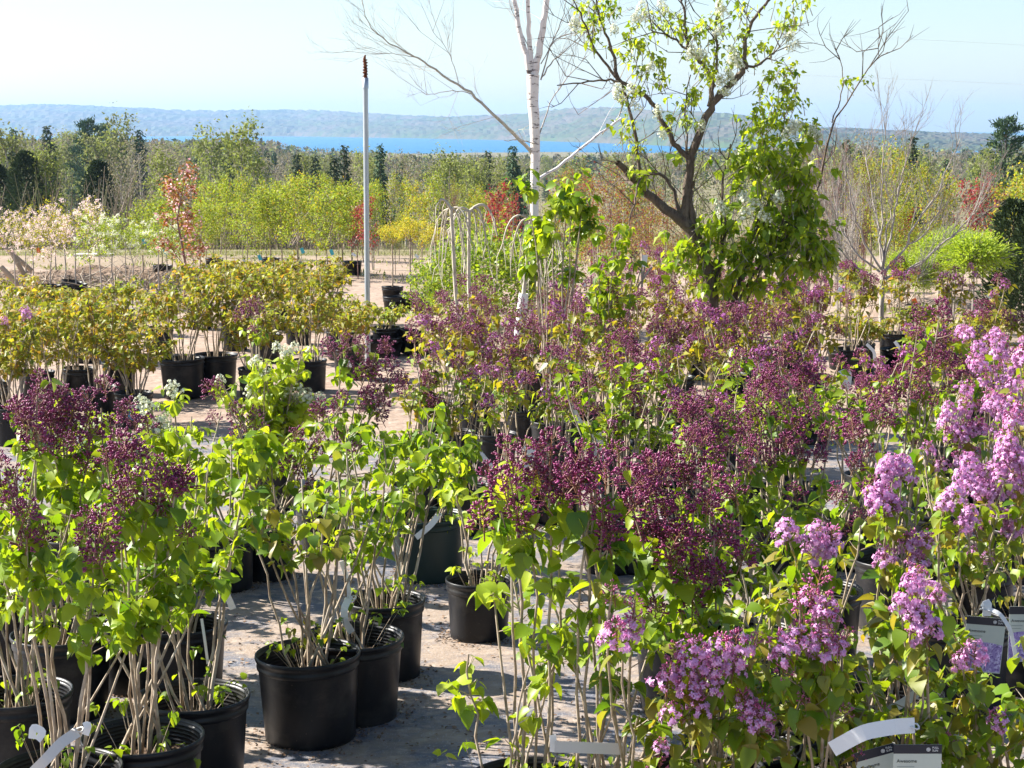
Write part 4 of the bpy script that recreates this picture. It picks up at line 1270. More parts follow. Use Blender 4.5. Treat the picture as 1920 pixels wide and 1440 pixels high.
        rad = .55 * np.sqrt(np.clip(1 - z, 0, 1)) * (.45 + .6 * r.random(n)) + .03
        a = r.uniform(0, 2 * pi, n); rad *= 1 + .28 * np.sin(a * 5 + z * 20) * np.cos(z * 31 + a * 2)
        P = np.stack([rad * np.cos(a), rad * np.sin(a), .08 + z * 1.9], -1)
        D = np.stack([np.cos(a), np.sin(a), np.full(n, .8)], -1) + r.normal(0, .3, (n, 3))
        g = Geo(); g.inst(NL_V * [1.6, 1, 1], QL_F, frames(D, r.normal(0, 1, P.shape), .09 * r.uniform(.7, 1.2, n)), P)
        cm = g.mesh('crown', ['needles_dark'])
    elif kind == 'pine':
        Ht = 10.0
        g = Geo(); g.tube([(0, 0, 0), (.2, 0, 5), (0, 0, 9.6)], [.22, .14, .04], 7)
        P = []; D = []
        for q in range(26):
            z = 2.2 + 7.4 * (q / 26); a = q * 2.4 + r.uniform(-.4, .4)
            L = (3.3 * (1 - z / 11)) * r.uniform(.55, 1.25) + .3
            e = np.array([cos(a) * L, sin(a) * L, z + .22 * L + .2]); p0 = np.array([.1, 0, z])
            g.tube([p0, (p0 + e) / 2 - [0, 0, .1], e], [.06, .04, .02], 4)
            m = 190; t = r.uniform(.35, 1.05, m)[:, None]
            pp = p0 + (e - p0) * t + r.normal(0, 1, (m, 3)) * [.32, .32, .13]
            P.append(pp); D.append(r.normal(0, .5, (m, 3)) + norm(e - p0) + [0, 0, .3])
        tm = g.mesh('trunk', ['bark_dark']); P = np.concatenate(P); D = np.concatenate(D)
        g = Geo(); g.inst(NL_V * [1.3, 1, 1], QL_F, frames(D, r.normal(0, 1, P.shape), .34 * r.uniform(.7, 1.2, len(P))), P)
        cm = g.mesh('crown', ['needles_mid'])
    elif kind == 'spruce':
        Ht = 10.0
        g = Geo(); g.tube([(0, 0, 0), (0, 0, 9.4)], [.14, .03], 5); tm = g.mesh('trunk', ['bark_dark'])
        P = []; D = []
        lay = 24
        for q in range(lay):
            z = 1.0 + 8.8 * (q / lay)
            R0 = 1.75 * (1 - z / 10.2) ** .85 * r.uniform(.75, 1.2)
            nb = 9
            for b in range(nb):
                a = 2 * pi * b / nb + r.uniform(-.3, .3); L = R0 * r.uniform(.6, 1.15)
                m = max(3, int(14 * L)); t = r.uniform(.15, 1, m)[:, None]
                d = np.array([cos(a), sin(a), -.28])
                P.append(np.array([0, 0, z]) + d * L * t + r.normal(0, .09, (m, 3))); D.append(d + r.normal(0, .35, (m, 3)))
        P = np.concatenate(P); D = np.concatenate(D)
        g = Geo(); g.inst(NL_V * [1.9, 1, 1], QL_F, frames(D, r.normal(0, .5, P.shape) + [0, 0, 1], .42 * r.uniform(.7, 1.2, len(P))), P)
        cm = g.mesh('crown', ['needles_dark' if i % 2 else 'needles_mid'])
    else:   # woodland broadleaf, three moods: green haze, brown buds, yellow green
        Ht = 10.0
        mood = kind[-1]
        tm, tips = limb_tree(r, Ht, 2.2, 2.6, .13, 'bark_grey', 15, 7, 1.4, 1.0, 4, .9)
        n = {'a': 1300, 'b': 700, 'c': 1500}[mood]
        mm = {'a': ['wood_leaf_a', 'wood_leaf_c'], 'b': ['wood_leaf_b', 'wood_leaf_a'], 'c': ['wood_leaf_c', 'wood_leaf_a']}[mood]
        cm = leaf_cloud(r, crown_points(r, tips, n, .38), .30 if mood != 'b' else .22, mm, 'q', [.75, .25])
    VAR[key] = (tm, cm, Ht)
    return VAR[key]

NVAR = {'spring': 5, 'spring_tall': 3, 'crab_white': 3, 'crab_blush': 3, 'plum': 3, 'bare_fine': 4, 'golden': 2, 'bushy': 3, 'willow_ball': 2, 'yellow_ball': 2, 'spruce': 4, 'wood_a': 3, 'wood_b': 3, 'wood_c': 3}
TCOUNT = {}
def tree(kind, px, Y, top, label, group=None, name='nursery_tree', pot=None, wide=1.0, cat='tree', base=None, xp=None):
    i = TCOUNT.get(kind, 0); TCOUNT[kind] = i + 1
    tm, cm, Ht = variant(kind, i % NVAR.get(kind, 1))
    x = (px - 960) / F * (Y * cos(PITCH)) if xp is None else xp
    zg = gz(Y) if base is None else base
    zt = W(px, top, Y)[2]
    sf = (zt - zg) / Ht
    t = root(name, (x, Y, zg), label, cat, group)
    a = rng.uniform(0, 6.28)
    put('trunk', tm, t, rz=a, scale=(sf * wide, sf * wide, sf))
    if cm: put('crown', cm, t, rz=a, scale=(sf * wide, sf * wide, sf))
    if pot: add_pot(t, pot)
    return t

SM = (.15, .22)
# apple blossom at the left
for i, (px, Y, top, kd) in enumerate([(-22, 25.5, 385, 'crab_blush'), (18, 24.6, 392, 'crab_blush'), (52, 26.2, 388, 'crab_blush'), (84, 24.4, 398, 'crab_blush'), (112, 25.6, 372, 'crab_blush'), (133, 24.6, 356, 'crab_blush'), (160, 26.4, 368, 'crab_blush'), (40, 27.5, 380, 'crab_blush'), (95, 28, 376, 'crab_blush')]):
    tree(kd, px, Y, top, ['blush-white blossom tree cut by the left edge', 'small blush blossom tree nearest the left edge', 'blush blossom tree over the dark debris heap', 'blush blossom tree in the left far pot', 'blush blossom tree left of the two far pots', 'tallest blush-white blossom tree, in the tilted far pot', 'sparse blush blossom tree above the white board', 'blush blossom tree at back left of the row', 'blush blossom tree behind the far pots'][i], 'blossom trees in the far left row', 'blossom_tree', pot=SM if i in (3, 5) else None)
for i, (px, Y, top) in enumerate([(178, 23.6, 392), (205, 25.2, 388), (228, 26.5, 402), (292, 24.2, 392), (305, 26, 405), (262, 27.5, 410)]):
    tree('crab_white', px, Y, top, ['round cream-budded tree above the white board', 'cream-budded tree second from the white board', 'cream-budded tree third from the white board', 'cream-budded tree left of the copper tree', 'cream-budded tree touching the copper tree', 'small cream-budded tree behind the bare sapling'][i], 'cream-budded trees in the far left row', 'blossom_tree')
tree('bare_small', 238, 23.4, 430, 'bare whitish sapling with open twigs in the far left row', None, 'bare_sapling')
tree('copper', 338, 23.8, 283, 'copper-leaved tree with pink blossom, tallest in the left row', None, 'blossom_tree', wide=1.25)
# fresh green rows
pxs = np.linspace(268, 690, 17)
words_n = ['first', 'second', 'third', 'fourth', 'fifth', 'sixth', 'seventh', 'eighth', 'ninth', 'tenth', 'eleventh', 'twelfth', 'thirteenth', 'fourteenth', 'fifteenth', 'sixteenth', 'seventeenth', 'eighteenth', 'nineteenth', 'twentieth']
for i, px in enumerate(pxs):
    tree('spring', px + rng.uniform(-8, 8), rng.uniform(27, 29.5), rng.uniform(312, 372), '%s light green sapling from the left in the front green row' % words_n[i], 'light green saplings', 'sapling', wide=rng.uniform(.8, 1.3), pot=SM if i % 2 else None)
for i, px in enumerate(np.linspace(380, 960, 17)):
    kd = ['spring', 'spring_tall', 'golden'][i % 3] if px > 560 else 'spring'
    tree(kd, px + rng.uniform(-10, 10), rng.uniform(31, 34), rng.uniform(308, 335) if px < 700 else rng.uniform(300, 350), '%s light green sapling from the left in the back green row' % words_n[i], 'light green saplings', 'sapling', wide=rng.uniform(.65, 1.1))
for i, px in enumerate(np.linspace(700, 1090, 9)):
    tree(['bare_fine', 'spring_tall', 'golden'][i % 3], px + rng.uniform(-10, 10), rng.uniform(27, 30), rng.uniform(335, 390), '%s slim sapling from the left behind the weeping trees' % words_n[i], 'slim saplings behind the weeping trees', 'sapling')
for i, (px, Y, top) in enumerate([(733, 24.2, 415), (768, 23.2, 405), (812, 24.6, 418)]):
    tree('yellow_ball', px, Y, top, ['left yellow round-headed tree right of the steel pole', 'middle and tallest yellow round-headed tree', 'right yellow round-headed tree nearest the weeping trees'][i], 'yellow round-headed standards', 'standard_tree', pot=SM)
for i, (px, Y, top, w) in enumerate([(838, 20.6, 462, 1.0), (890, 21.4, 405, 1.25), (935, 20.3, 425, 1.2), (975, 21.0, 430, 1.1), (800, 21.2, 480, .9), (1040, 20.3, 430, 1.0), (905, 19.4, 515, .8)]):
    tree('bushy', px, Y, top, ['leafy green bush below the left weeping tree', 'largest leafy green bush, behind the weeping trees', 'leafy green bush left of the birch foot', 'leafy green bush touching the birch trunk', 'low green bush right of the yellow standards', 'leafy bush right of the birch trunk', 'small lowest green bush between the weeping stems'][i], 'leafy bushes behind the weeping trees', 'leafy_bush', wide=w, cat='bush')
for i, (px, Y, top) in enumerate([(690, 26.5, 352), (668, 28, 372), (940, 25, 322), (965, 26, 345), (1815, 26, 318), (1853, 25, 300), (1878, 26.5, 330), (1712, 25.5, 372), (925, 27, 350)]):
    tree('red', px, Y, top, ['dark red sapling just right of the steel pole', 'dark red sapling left of the steel pole', 'brightest red tree left of the birch', 'red tree touching the birch at its left', 'dark red narrow tree left of the tall red one at right', 'tall dark red tree above the willow heads', 'dark red tree nearest the right edge', 'small red tree behind the bare grey tree', 'small red tree left of the brightest one'][i], 'red-leaved trees', 'red_leaved_tree', wide=.85)
for i, (px, Y, top) in enumerate([(1075, 24.5, 282), (1110, 23.2, 300), (1150, 24.6, 276), (1185, 23.4, 305), (1220, 25, 330), (1255, 23.8, 350), (1130, 22.3, 360), (1200, 22.6, 385), (1290, 24.8, 400), (1345, 24, 420), (1400, 25, 430), (1240, 22, 420)]):
    tree('plum', px, Y, top, '%s plum-toned tree from the left, between birch and dark forked trunk' % words_n[i], 'plum-toned trees right of the birch', 'plum_tree')
for i, (px, Y, top) in enumerate([(1560, 24, 262), (1590, 26, 270), (1622, 25, 290), (1520, 26, 258), (1540, 22.5, 400), (1580, 22, 390), (1480, 24, 300), (1605, 23.2, 330)]):
    tree('bare_fine', px, Y, top, '%s bare twiggy sapling from the left, right of the flowering tree' % words_n[i], 'bare twiggy saplings right of the flowering tree', 'bare_sapling')
for i, (px, Y, top) in enumerate([(1640, 25, 262), (1672, 26.5, 250), (1705, 25.2, 272), (1745, 27, 292), (1690, 23, 350), (1780, 26.5, 305), (1725, 23.6, 400), (1610, 27.5, 300)]):
    tree('golden' if i % 2 else 'spring_tall', px, Y, top, '%s yellow-green tree from the left, behind the bare grey tree' % words_n[i], 'yellow-green trees behind the bare grey tree', 'sapling')
for i, (px, Y, top) in enumerate([(1905, 24.5, 300), (1935, 25, 310), (1900, 22.9, 360)]):
    tree('golden', px, Y, top, ['golden green tree at upper right edge', 'golden green tree cut by the right edge', 'low golden tree above the dark cedar'][i], 'golden trees at the right edge', 'sapling', wide=1.2)
for i, (px, Y, top, w) in enumerate([(1772, 20.6, 415, 1.35), (1835, 20.0, 412, 1.45), (1700, 21.2, 455, 1.0), (1742, 19.8, 462, .9), (1615, 20.8, 480, .8), (1800, 21.6, 405, 1.3), (1665, 20.6, 560, .6)]):
    tree('willow_ball', px, Y, top, ['round-headed willow with lime crown, left of the fullest one', 'fullest round lime willow head beside the dark cedar', 'round willow behind the lowest grey branches', 'smaller round willow in front of the fuller pair', 'smallest pale willow head left of the grey trunk', 'round willow head at the back of the group', 'low bushy willow below the grey tree'][i], 'round-headed willows', 'willow_standard', wide=w)
tree('cedar', 1908, 21.8, 375, 'dense dark cedar at the right edge', None, 'cedar_tree', wide=1.0)
tree('cedar', 1945, 21.0, 400, 'dark cedar mostly outside the right edge', None, 'cedar_tree')
tree('pine', 1888, 95, 216, 'lone wind-shaped pine on the skyline at right', None, 'pine_tree', wide=.8)

# ------------------------------------------------------------------ woodland beyond
KINDNAME = {'spruce': 'spruce_tree', 'wood_a': 'woodland_tree', 'wood_b': 'woodland_tree', 'wood_c': 'woodland_tree', 'pine': 'pine_tree'}
def skytop(px):
    return float(np.interp(px, [-100, 0, 60, 150, 230, 330, 430, 500, 560, 640, 720, 850, 960, 1100, 1300, 1500, 1600, 1700, 1920, 2000], [240, 240, 236, 240, 248, 252, 248, 256, 268, 276, 282, 284, 286, 284, 274, 268, 266, 272, 276, 276]))
prominent = [
 ('spruce', 25, 140, 232, 'slim dark spruce on the skyline near the left edge'), ('spruce', 88, 150, 226, 'pointed spruce tip on the skyline at far left'), ('pine', 165, 160, 220, 'broad dark pine on the skyline at left'), ('pine', 190, 170, 230, 'pine just right of the broad one on the skyline'),
 ('wood_a', 225, 150, 228, 'rounded pale tree on the skyline right of the pines'), ('spruce', 262, 150, 234, 'spruce on the skyline above the blossom trees'), ('wood_c', 455, 78, 236, 'full olive-green tree standing above the sapling rows'), ('wood_c', 400, 110, 250, 'bright green tree left of the full olive one'),
 ('cedar', 45, 60, 285, 'broad dark cedar in the scrub at left'), ('cedar', 183, 66, 302, 'small round cedar in the scrub'), ('cedar', -8, 62, 310, 'dark cedar at the left edge of the scrub'), ('wood_c', 85, 60, 282, 'yellow-green tree beside the broad cedar'), ('wood_a', 10, 75, 240, 'olive tree at the left edge above the cedar'),
 ('wood_b', 225, 62, 302, 'bare pale sapling tree in the scrub'), ('wood_c', 305, 55, 290, 'small light green tree in the scrub left of the copper tree'), ('spruce', 645, 90, 262, 'dark spruce just left of the steel pole'), ('spruce', 712, 100, 262, 'dark spruce just right of the steel pole'),
 ('spruce', 625, 85, 285, 'second dark spruce left of the steel pole'), ('wood_b', 760, 75, 285, 'bare greyish tree right of the steel pole'), ('wood_c', 845, 70, 290, 'yellow-green tree below the lake right of the pole'), ('wood_c', 890, 66, 312, 'bright round green tree above the left weeping tree'),
 ('spruce', 962, 95, 264, 'spruce tip against the lake beside the birch'), ('spruce', 915, 110, 274, 'dark spruce against the lake left of the birch'), ('spruce', 1588, 80, 250, 'spruce tip right of the flowering tree'), ('spruce', 1712, 85, 246, 'spruce tip above the yellow-green trees at right'), ('spruce', 1775, 100, 290, 'small spruce below the far water at right'),
 ('wood_b', 1625, 70, 262, 'brown tree behind the grey tree'), ('wood_c', 1850, 70, 290, 'pale green tree below the lone pine'),
]
for (kd, px, Y, top, lab) in prominent:
    tree(kd, px, Y, top, lab, None, 'cedar_tree' if kd == 'cedar' else KINDNAME[kd], wide={'cedar': .9, 'pine': .75, 'spruce': .8}.get(kd, .95))
def band(n, Y0, Y1, x0, x1, kinds, p, lab, hshrink=0):
    for i in range(n):
        Y = math.exp(rng.uniform(math.log(Y0), math.log(Y1)))
        px = rng.uniform(x0, x1)
        kd = str(rng.choice(kinds, p=p))
        st = skytop(px)
        zt = W(px, st + 5 + abs(rng.normal(0, 9)) + hshrink * rng.random(), Y)[2]
        zt = min(zt, gz(Y) + 14)
        zt = max(zt, gz(Y) + 3.5)
        top = HOR + (H - zt) / Y * F
        w = {'spruce': .85}.get(kd, 1.0)
        tree(kd, px, Y, top, lab[kd] + ', ' + min(WLAND, key=lambda q: abs(q[0] - px))[1], 'trees of the far woodland', KINDNAME[kd], wide=w)
WLAND = [(60, 'above the blossom trees'), (220, 'above the bare sapling'), (340, 'around the copper tree'), (450, 'beside the full olive tree'), (570, 'left of the steel pole'), (690, 'behind the steel pole'), (790, 'below the lake'), (900, 'above the weeping trees'), (1000, 'behind the birch'), (1200, 'behind the plum-toned trees'), (1330, 'behind the flowering tree'), (1480, 'right of the flowering tree'), (1640, 'behind the bare grey tree'), (1760, 'above the round willows'), (1890, 'below the lone pine')]
labw = {'spruce': 'dark pointed spruce in the far wood', 'wood_a': 'olive-green broadleaf tree in the far wood', 'wood_b': 'grey-brown budding tree in the far wood', 'wood_c': 'yellow-green broadleaf tree in the far wood'}
band(120, 110, 420, -60, 620, ['spruce', 'wood_a', 'wood_b', 'wood_c'], [.28, .2, .42, .10], labw, 30)
band(75, 90, 420, 560, 1080, ['spruce', 'wood_a', 'wood_b', 'wood_c'], [.28, .22, .3, .2], labw, 25)
band(55, 80, 420, 1080, 2000, ['spruce', 'wood_a', 'wood_b', 'wood_c'], [.2, .25, .2, .35], labw, 25)

# far-off woodland, one mass
def far_wood():
    r = np.random.default_rng(8)
    g = Geo()
    n = 2600
    Y = np.exp(r.uniform(np.log(380), np.log(1550), n))
    px = r.uniform(-700, 2600, n)
    x = (px - 960) / F * Y
    st = np.array([skytop(a) for a in px])
    z0 = np.interp(Y, GY, GZ)
    zt = np.minimum(H - (st + np.abs(r.normal(0, 4, n)) + 2 - HOR) / F * Y, z0 + 13)
    h = np.maximum(zt - z0, 3)
    pal = np.array([[.13, .14, .07], [.17, .15, .11], [.20, .23, .07], [.045, .075, .04], [.15, .12, .10]])
    sp = r.choice(5, n, p=[.25, .27, .15, .2, .13])
    m = 42
    u = r.normal(0, 1, (n, m, 3)); u = norm(u) * (r.random((n, m, 1)) ** .35)
    con = (sp == 3)[:, None]
    fz = (u[..., 2] + 1) / 2
    rad = np.where(con, .17 * (1 - fz) + .02, .28)
    P = np.stack([x[:, None] + u[..., 0] * rad * h[:, None], Y[:, None] + u[..., 1] * rad * h[:, None], z0[:, None] + (.12 + .86 * fz) * h[:, None]], -1).reshape(-1, 3)
    sz = np.repeat(h * .13, m) * r.uniform(.6, 1.3, n * m)
    D = r.normal(0, 1, P.shape)
    c = np.repeat(pal[sp], m, axis=0) * r.uniform(.8, 1.25, (n * m, 1))
    g.inst(QL_V, QL_F, frames(D, r.normal(0, 1, P.shape), sz), P, 0, c)
    return g.mesh('distant_woodland', ['far_leaf'])
mat('far_leaf', (.1, .1, .1), .9, .05, .25, (1.3, 1.3, 1), attr='Col')
put('distant_woodland', far_wood(), kind='stuff')

# scrub and grass between the yard and the wood
def scrub():
    r = np.random.default_rng(9)
    g = Geo()
    n = 46000
    Y = 33.5 + 90 * r.random(n) ** 1.6
    x = (r.uniform(-250, 2170, n) - 960) / F * Y
    z = np.interp(Y, GY, GZ)
    patch = np.sin(x * .35 + Y * .11) * np.sin(Y * .23 - x * .12)
    h = .03 + .07 * r.random(n) + np.clip(patch, 0, 1) * .12 * r.random(n) + np.clip((Y - 48) / 40, 0, 1) * r.random(n) * 1.7
    D = np.stack([r.normal(0, .35, n), r.normal(0, .35, n), np.ones(n)], -1)
    th = r.uniform(0, pi, n)
    M = frames(D, np.stack([np.cos(th), np.sin(th), 0 * th], -1), h)
    M[:, :, 0] *= (.16 / (.35 + h))[:, None] 
    w = (patch + r.normal(0, .5, n) > .1) & (Y > 36)
    w |= (Y > 55) & (r.random(n) < .75) & (x < 2)
    g.inst(NL_V, QL_F, M[~w], np.stack([x, Y, z - .02], -1)[~w], 0)
    g.inst(NL_V, QL_F, M[w], np.stack([x, Y, z - .02], -1)[w], 1)
    return g.mesh('scrub_grass', ['grass', 'brush'])
put('scrub_grass', scrub(), kind='stuff')

def bare_brush():
    r = np.random.default_rng(10)
    g = Geo()
    for q in range(420):
        Y = r.uniform(50, 95); px = r.uniform(-80, 640) if q % 4 else r.uniform(640, 2000)
        x = (px - 960) / F * Y; z = gz(Y)
        for k in range(7):
            h = r.uniform(.9, 2.4)
            e = np.array([x + r.normal(0, .6), Y + r.normal(0, .5), z + h])
            g.tube([(x + r.normal(0, .1), Y, z), (e + [x, Y, z]) / 2 + r.normal(0, .1, 3), e], [.02, .015, .006], 3)
    return g.mesh('bare_brush', ['brush'])
put('bare_brush', bare_brush(), kind='stuff')

# low weeds along the edge of the sand yard
def weeds():
    r = np.random.default_rng(12)
    g = Geo(); n = 9000
    px = np.where(r.random(n) < .5, r.uniform(-50, 420, n), r.uniform(400, 2000, n))
    Y = np.where(px < 420, r.uniform(24.5, 31, n), r.uniform(27, 33, n))
    Y = Y + .8 * np.sin(px * .05)
    x = (px - 960) / F * Y
    D = np.stack([r.normal(0, .4, n), r.normal(0, .4, n), np.ones(n)], -1); th = r.uniform(0, pi, n)
    keep = np.sin(px * .037 + Y * 2) + r.normal(0, .4, n) > .1
    M = frames(D, np.stack([np.cos(th), np.sin(th), 0 * th], -1), r.uniform(.03, .10, n))
    g.inst(NL_V, QL_F, M[keep], np.stack([x, Y, 0 * Y], -1)[keep])
    return g.mesh('weeds', ['grass'])
put('weeds', weeds(), kind='stuff')

# bark chips and dead leaves scattered on the cloth
def litter():
    r = np.random.default_rng(13)
    n = 16000
    Y = 4.6 + 9 * r.random(n) ** 1.3; x = (r.uniform(-60, 1980, n) - 960) / F * Y
    dens = np.sin(x * 2.1 + 1) * np.sin(Y * 3.1) + .5 * np.sin(x * 7 + Y * 5) + r.normal(0, .45, n)
    k = dens > -.2
    x, Y = x[k], Y[k]; n = len(x)
    D = r.normal(0, 1, (n, 3)); D[:, 2] *= .15
    N = r.normal(0, .25, (n, 3)) + [0, 0, 1]
    M = frames(D, N, r.uniform(.006, .024, n))
    g = Geo(); g.inst(QL_V * [1.2, 1, 1], QL_F, M, np.stack([x, Y, np.full(n, .0165)], -1))
    # little soil spills round the pots of the central file
    for (cx, cyy, R_) in [(s.x, s.Y, s.R) for s in S]:
        m = 260; a = r.uniform(0, 2 * pi, m); q = R_ * .86 + np.abs(r.normal(0, .045, m))
        P = np.stack([cx + q * np.cos(a), cyy + q * np.sin(a), np.full(m, .016)], -1)
        D = r.normal(0, 1, (m, 3)); D[:, 2] *= .3
        g.inst(QL_V * [1.4, 1, 1], QL_F, frames(D, r.normal(0, .4, (m, 3)) + [0, 0, 1], r.uniform(.006, .016, m)), P)
    return g.mesh('bark_litter', ['chip'])
put('bark_litter', litter(), kind='stuff')

# ------------------------------------------------------------------ yard details
def lone_pot(px, by, label, size=SM, tilt=0, name='plant_pot', rx=0):
    Y = solveY(by); x = (px - 960) / F * Y
    t = root(name, (x, Y, 0), label, 'pot', 'empty black pots in the yard')
    b, r, s = pot_of(size)
    p = put('pot', b, t)
    p.rotation_euler = (rx, tilt, 0); put('rim', r, p); so = put('soil', s, t); so.rotation_euler = (rx, tilt, 0)
    return t
lone_pot(86, 558, 'wide black pot left of the tilted one at far left', (.16, .18))
lone_pot(130, 553, 'tilted black pot at far left', (.15, .2), .15)
lone_pot(718, 668, 'shallow black pot right of the pole foot', (.2, .2))
lone_pot(775, 665, 'black pot lying beside the shallow one right of the pole', (.2, .24), .2)
lone_pot(740, 585, 'dark pot under the left yellow standard', (.16, .2))
lone_pot(800, 588, 'dark pot under the right yellow standard', (.17, .2))
lone_pot(1045, 600, 'black pot in the dark group right of the birch foot', (.17, .25))
lone_pot(1010, 585, 'rear black pot in the dark group right of the birch foot', (.16, .25))
lone_pot(1075, 612, 'front black pot in the dark group right of the birch foot', (.16, .22))
lone_pot(1590, 692, 'low black pot left of the grey trunk', (.18, .2))
lone_pot(1690, 696, 'low black pot right of the grey trunk', (.18, .22))
lone_pot(1720, 600, 'small dark pot under the willow stems', (.14, .18))
lone_pot(500, 540, 'dark pot below the front green row', (.15, .2))
lone_pot(600, 548, 'dark pot below the front green row, nearer the pole', (.15, .2))
lone_pot(540, 610, 'black pot behind the orange-green shrubs', (.16, .22))

def stick(name, pts, Y, r, m, label, cat, group=None, k=6):
    ps = [np.array(W(p[0], p[1], Y + (p[2] if len(p) > 2 else 0))) for p in pts]
    O = np.array([ps[0][0], ps[0][1], 0])
    g = Geo(); g.tube(np.array(ps) - O, r, k, cap=True)
    o = put(name, g.mesh(name, [m]), None, tuple(O))
    return tag(o, label, cat, group)
def board(px0, px1, py, Y, label, th=.04, hh=.09, rot=.06):
    a = W(px0, py, Y); b = W(px1, py, Y)
    g = Geo(); g.box((0, 0, hh / 2), (b[0] - a[0], .25, th))
    o = put('board', g.mesh('board', ['plank'], False), None, ((a[0] + b[0]) / 2, Y, max(a[2], gz(Y)) - hh / 2), rot)
    tag(o, label, 'board')
# white board on an earth bank
def mound(px, Y, w, d, h, name, label, seed, m='earth'):
    r = np.random.default_rng(seed)
    n = 26
    u = np.linspace(-1, 1, n); U, V = np.meshgrid(u, u)
    q = np.clip(1 - U ** 2 - V ** 2, 0, 1) ** .6
    Z = h * q * (1 + .35 * np.sin(U * 7 + seed) * np.cos(V * 6)) + r.normal(0, h * .07, U.shape) * (q > 0) - .03
    i = np.arange(n - 1)[:, None] * n; j = np.arange(n - 1)[None]
    g = Geo(); g.add(np.stack([U * w, V * d, Z], -1).reshape(-1, 3), np.stack([i + j, i + j + 1, i + n + j + 1, i + n + j], -1).reshape(-1, 4))
    o = put(name, g.mesh(name, [m]), None, ((px - 960) / F * Y, Y, gz(Y)))
    return tag(o, label, 'heap')
mound(60, 27.5, 1.3, .8, .16, 'earth_heap', 'low brown earth bank under the blossom trees at left', 3)
mound(215, 28.5, 1.2, .8, .16, 'earth_heap', 'brown earth bank behind the bare sapling', 4)
mound(150, 24.9, .9, .35, .05, 'earth_heap', 'low ridge of raked soil near the far pots', 5)
mound(330, 27, 1.0, .6, .2, 'earth_heap', 'earth bank under the copper tree', 6)
mound(1800, 23.8, .8, .5, .16, 'earth_heap', 'pale earth heap right of the willow stems', 7, 'sand')
mound(1690, 22.8, .7, .4, .12, 'earth_heap', 'small sandy heap behind the willow stems', 8, 'sand')
board(141, 212, 478, 26.8, 'long white board lying on the earth bank at left')
r = rng
for i, (a, b, Y) in enumerate([((20, 470), (48, 520), 25.2), ((2, 500), (35, 535), 24.8), ((10, 465), (60, 508), 26)]):
    stick('timber', [a, b], Y, .035, 'dead_wood', ['grey timber leaning at the far left debris, upper one', 'grey timber lowest in the far left debris', 'longest dark timber in the far left debris'][i], 'timber', 'timbers in the far left debris')
def brushpile(px, Y, w, name, label, n=60, m='dead_wood'):
    g = Geo()
    for q in range(n):
        p = np.array([rng.normal(0, w * .4), rng.normal(0, .3), rng.uniform(.02, .2)])
        e = p + np.array([rng.normal(0, w * .5), rng.normal(0, .3), rng.uniform(-.05, .35)])
        g.tube([p, (p + e) / 2 + rng.normal(0, .04, 3), e], [.012, .009, .004], 3)
    o = put(name, g.mesh(name, [m]), None, ((px - 960) / F * Y, Y, gz(Y)), kind='stuff')
brushpile(60, 25.4, .5, 'dead_branches', '', 34)
brushpile(190, 25.8, .5, 'dead_branches', '', 22)
brushpile(262, 24.6, .5, 'dead_branches', '', 60)
brushpile(1700, 22, .5, 'dead_branches', '', 30)

# bamboo stakes tied together near the flowering tree
for i, (a, b) in enumerate([((1178, 585), (1205, 490)), ((1195, 590), (1212, 480)), ((1205, 590), (1203, 475)), ((1180, 560), (1222, 500))]):
    stick('stake', [a, b], 17.3, .010, 'bark_stem', ['leftmost of the bundled stakes under the dark tree', 'second of the bundled stakes under the dark tree', 'upright stake of the bundle under the dark tree', 'most slanted stake of the bundle under the dark tree'][i], 'stake', 'bundled stakes under the dark tree')
stick('stake', [(944, 612), (975, 588)], 15.6, .009, 'rust', 'thin rusty rod leaning beside the white tree guard', 'rod')

# power lines over the far shore at right
for i, (y0, y1) in enumerate([(58, 90), (136, 163)]):
    pts = []
    for q in range(14):
        t = q / 13
        pts.append(W(1400 + 640 * t, y0 + (y1 - y0) * t + 6 * (t - .5) ** 2, 120))
    g = Geo(); g.tube(pts, .006, 4)
    o = put('power_line', g.mesh('power_line', ['wire'])); tag(o, ['upper thin power line crossing the sky at right', 'lower thin power line crossing the sky at right'][i], 'power line', 'power lines')

# ------------------------------------------------------------------ tags
def strip(pts, width, m, label, Y, group='white strip labels', loop=None, name='strip_label', flat=(0, -1, .3), text=None):
    """bent plastic strip through seen points"""
    P = np.array([W(p[0], p[1], Y + (p[2] if len(p) > 2 else 0)) for p in pts])
    n = len(P); tt = np.linspace(0, n - 1, 4 * n)
    Q = np.stack([np.interp(tt, np.arange(n), P[:, k]) for k in range(3)], -1)
    for _ in range(2): Q[1:-1] = (Q[:-2] + 2 * Q[1:-1] + Q[2:]) / 4
    tan = norm(np.gradient(Q, axis=0)); side = norm(np.cross(tan, np.array(flat)))
    nn = norm(np.cross(side, tan))
    wv = width / 2
    V = np.stack([Q - side * wv + nn * .0006, Q + side * wv + nn * .0006, Q + side * wv - nn * .0006, Q - side * wv - nn * .0006], 1)
    O = Q[0].copy()
    g = Geo(); m_ = len(Q)
    i = np.arange(m_ - 1)[:, None] * 4; j = np.arange(4)[None]; j2 = (j + 1) % 4
    f = np.stack([i + j, i + j2, i + 4 + j2, i + 4 + j], -1).reshape(-1, 4)
    g.add((V - O).reshape(-1, 3), np.concatenate([f, [[0, 1, 2, 3], [4 * m_ - 4, 4 * m_ - 1, 4 * m_ - 2, 4 * m_ - 3]]]))
    t = root(name, tuple(O), label, 'plant label', group)
    put('strip', g.mesh('strip', [m], False), t)
    if loop is not None:
        a = np.arange(13) * 2 * pi / 12
        g = Geo(); c = np.array(W(loop[0], loop[1], Y)) - O
        g.tube([c + [.016 * cos(q), .016 * sin(q), .004 * sin(2 * q)] for q in a], .0028, 5)
        put('tie', g.mesh('tie', [m]), t)
    return t, Q, O
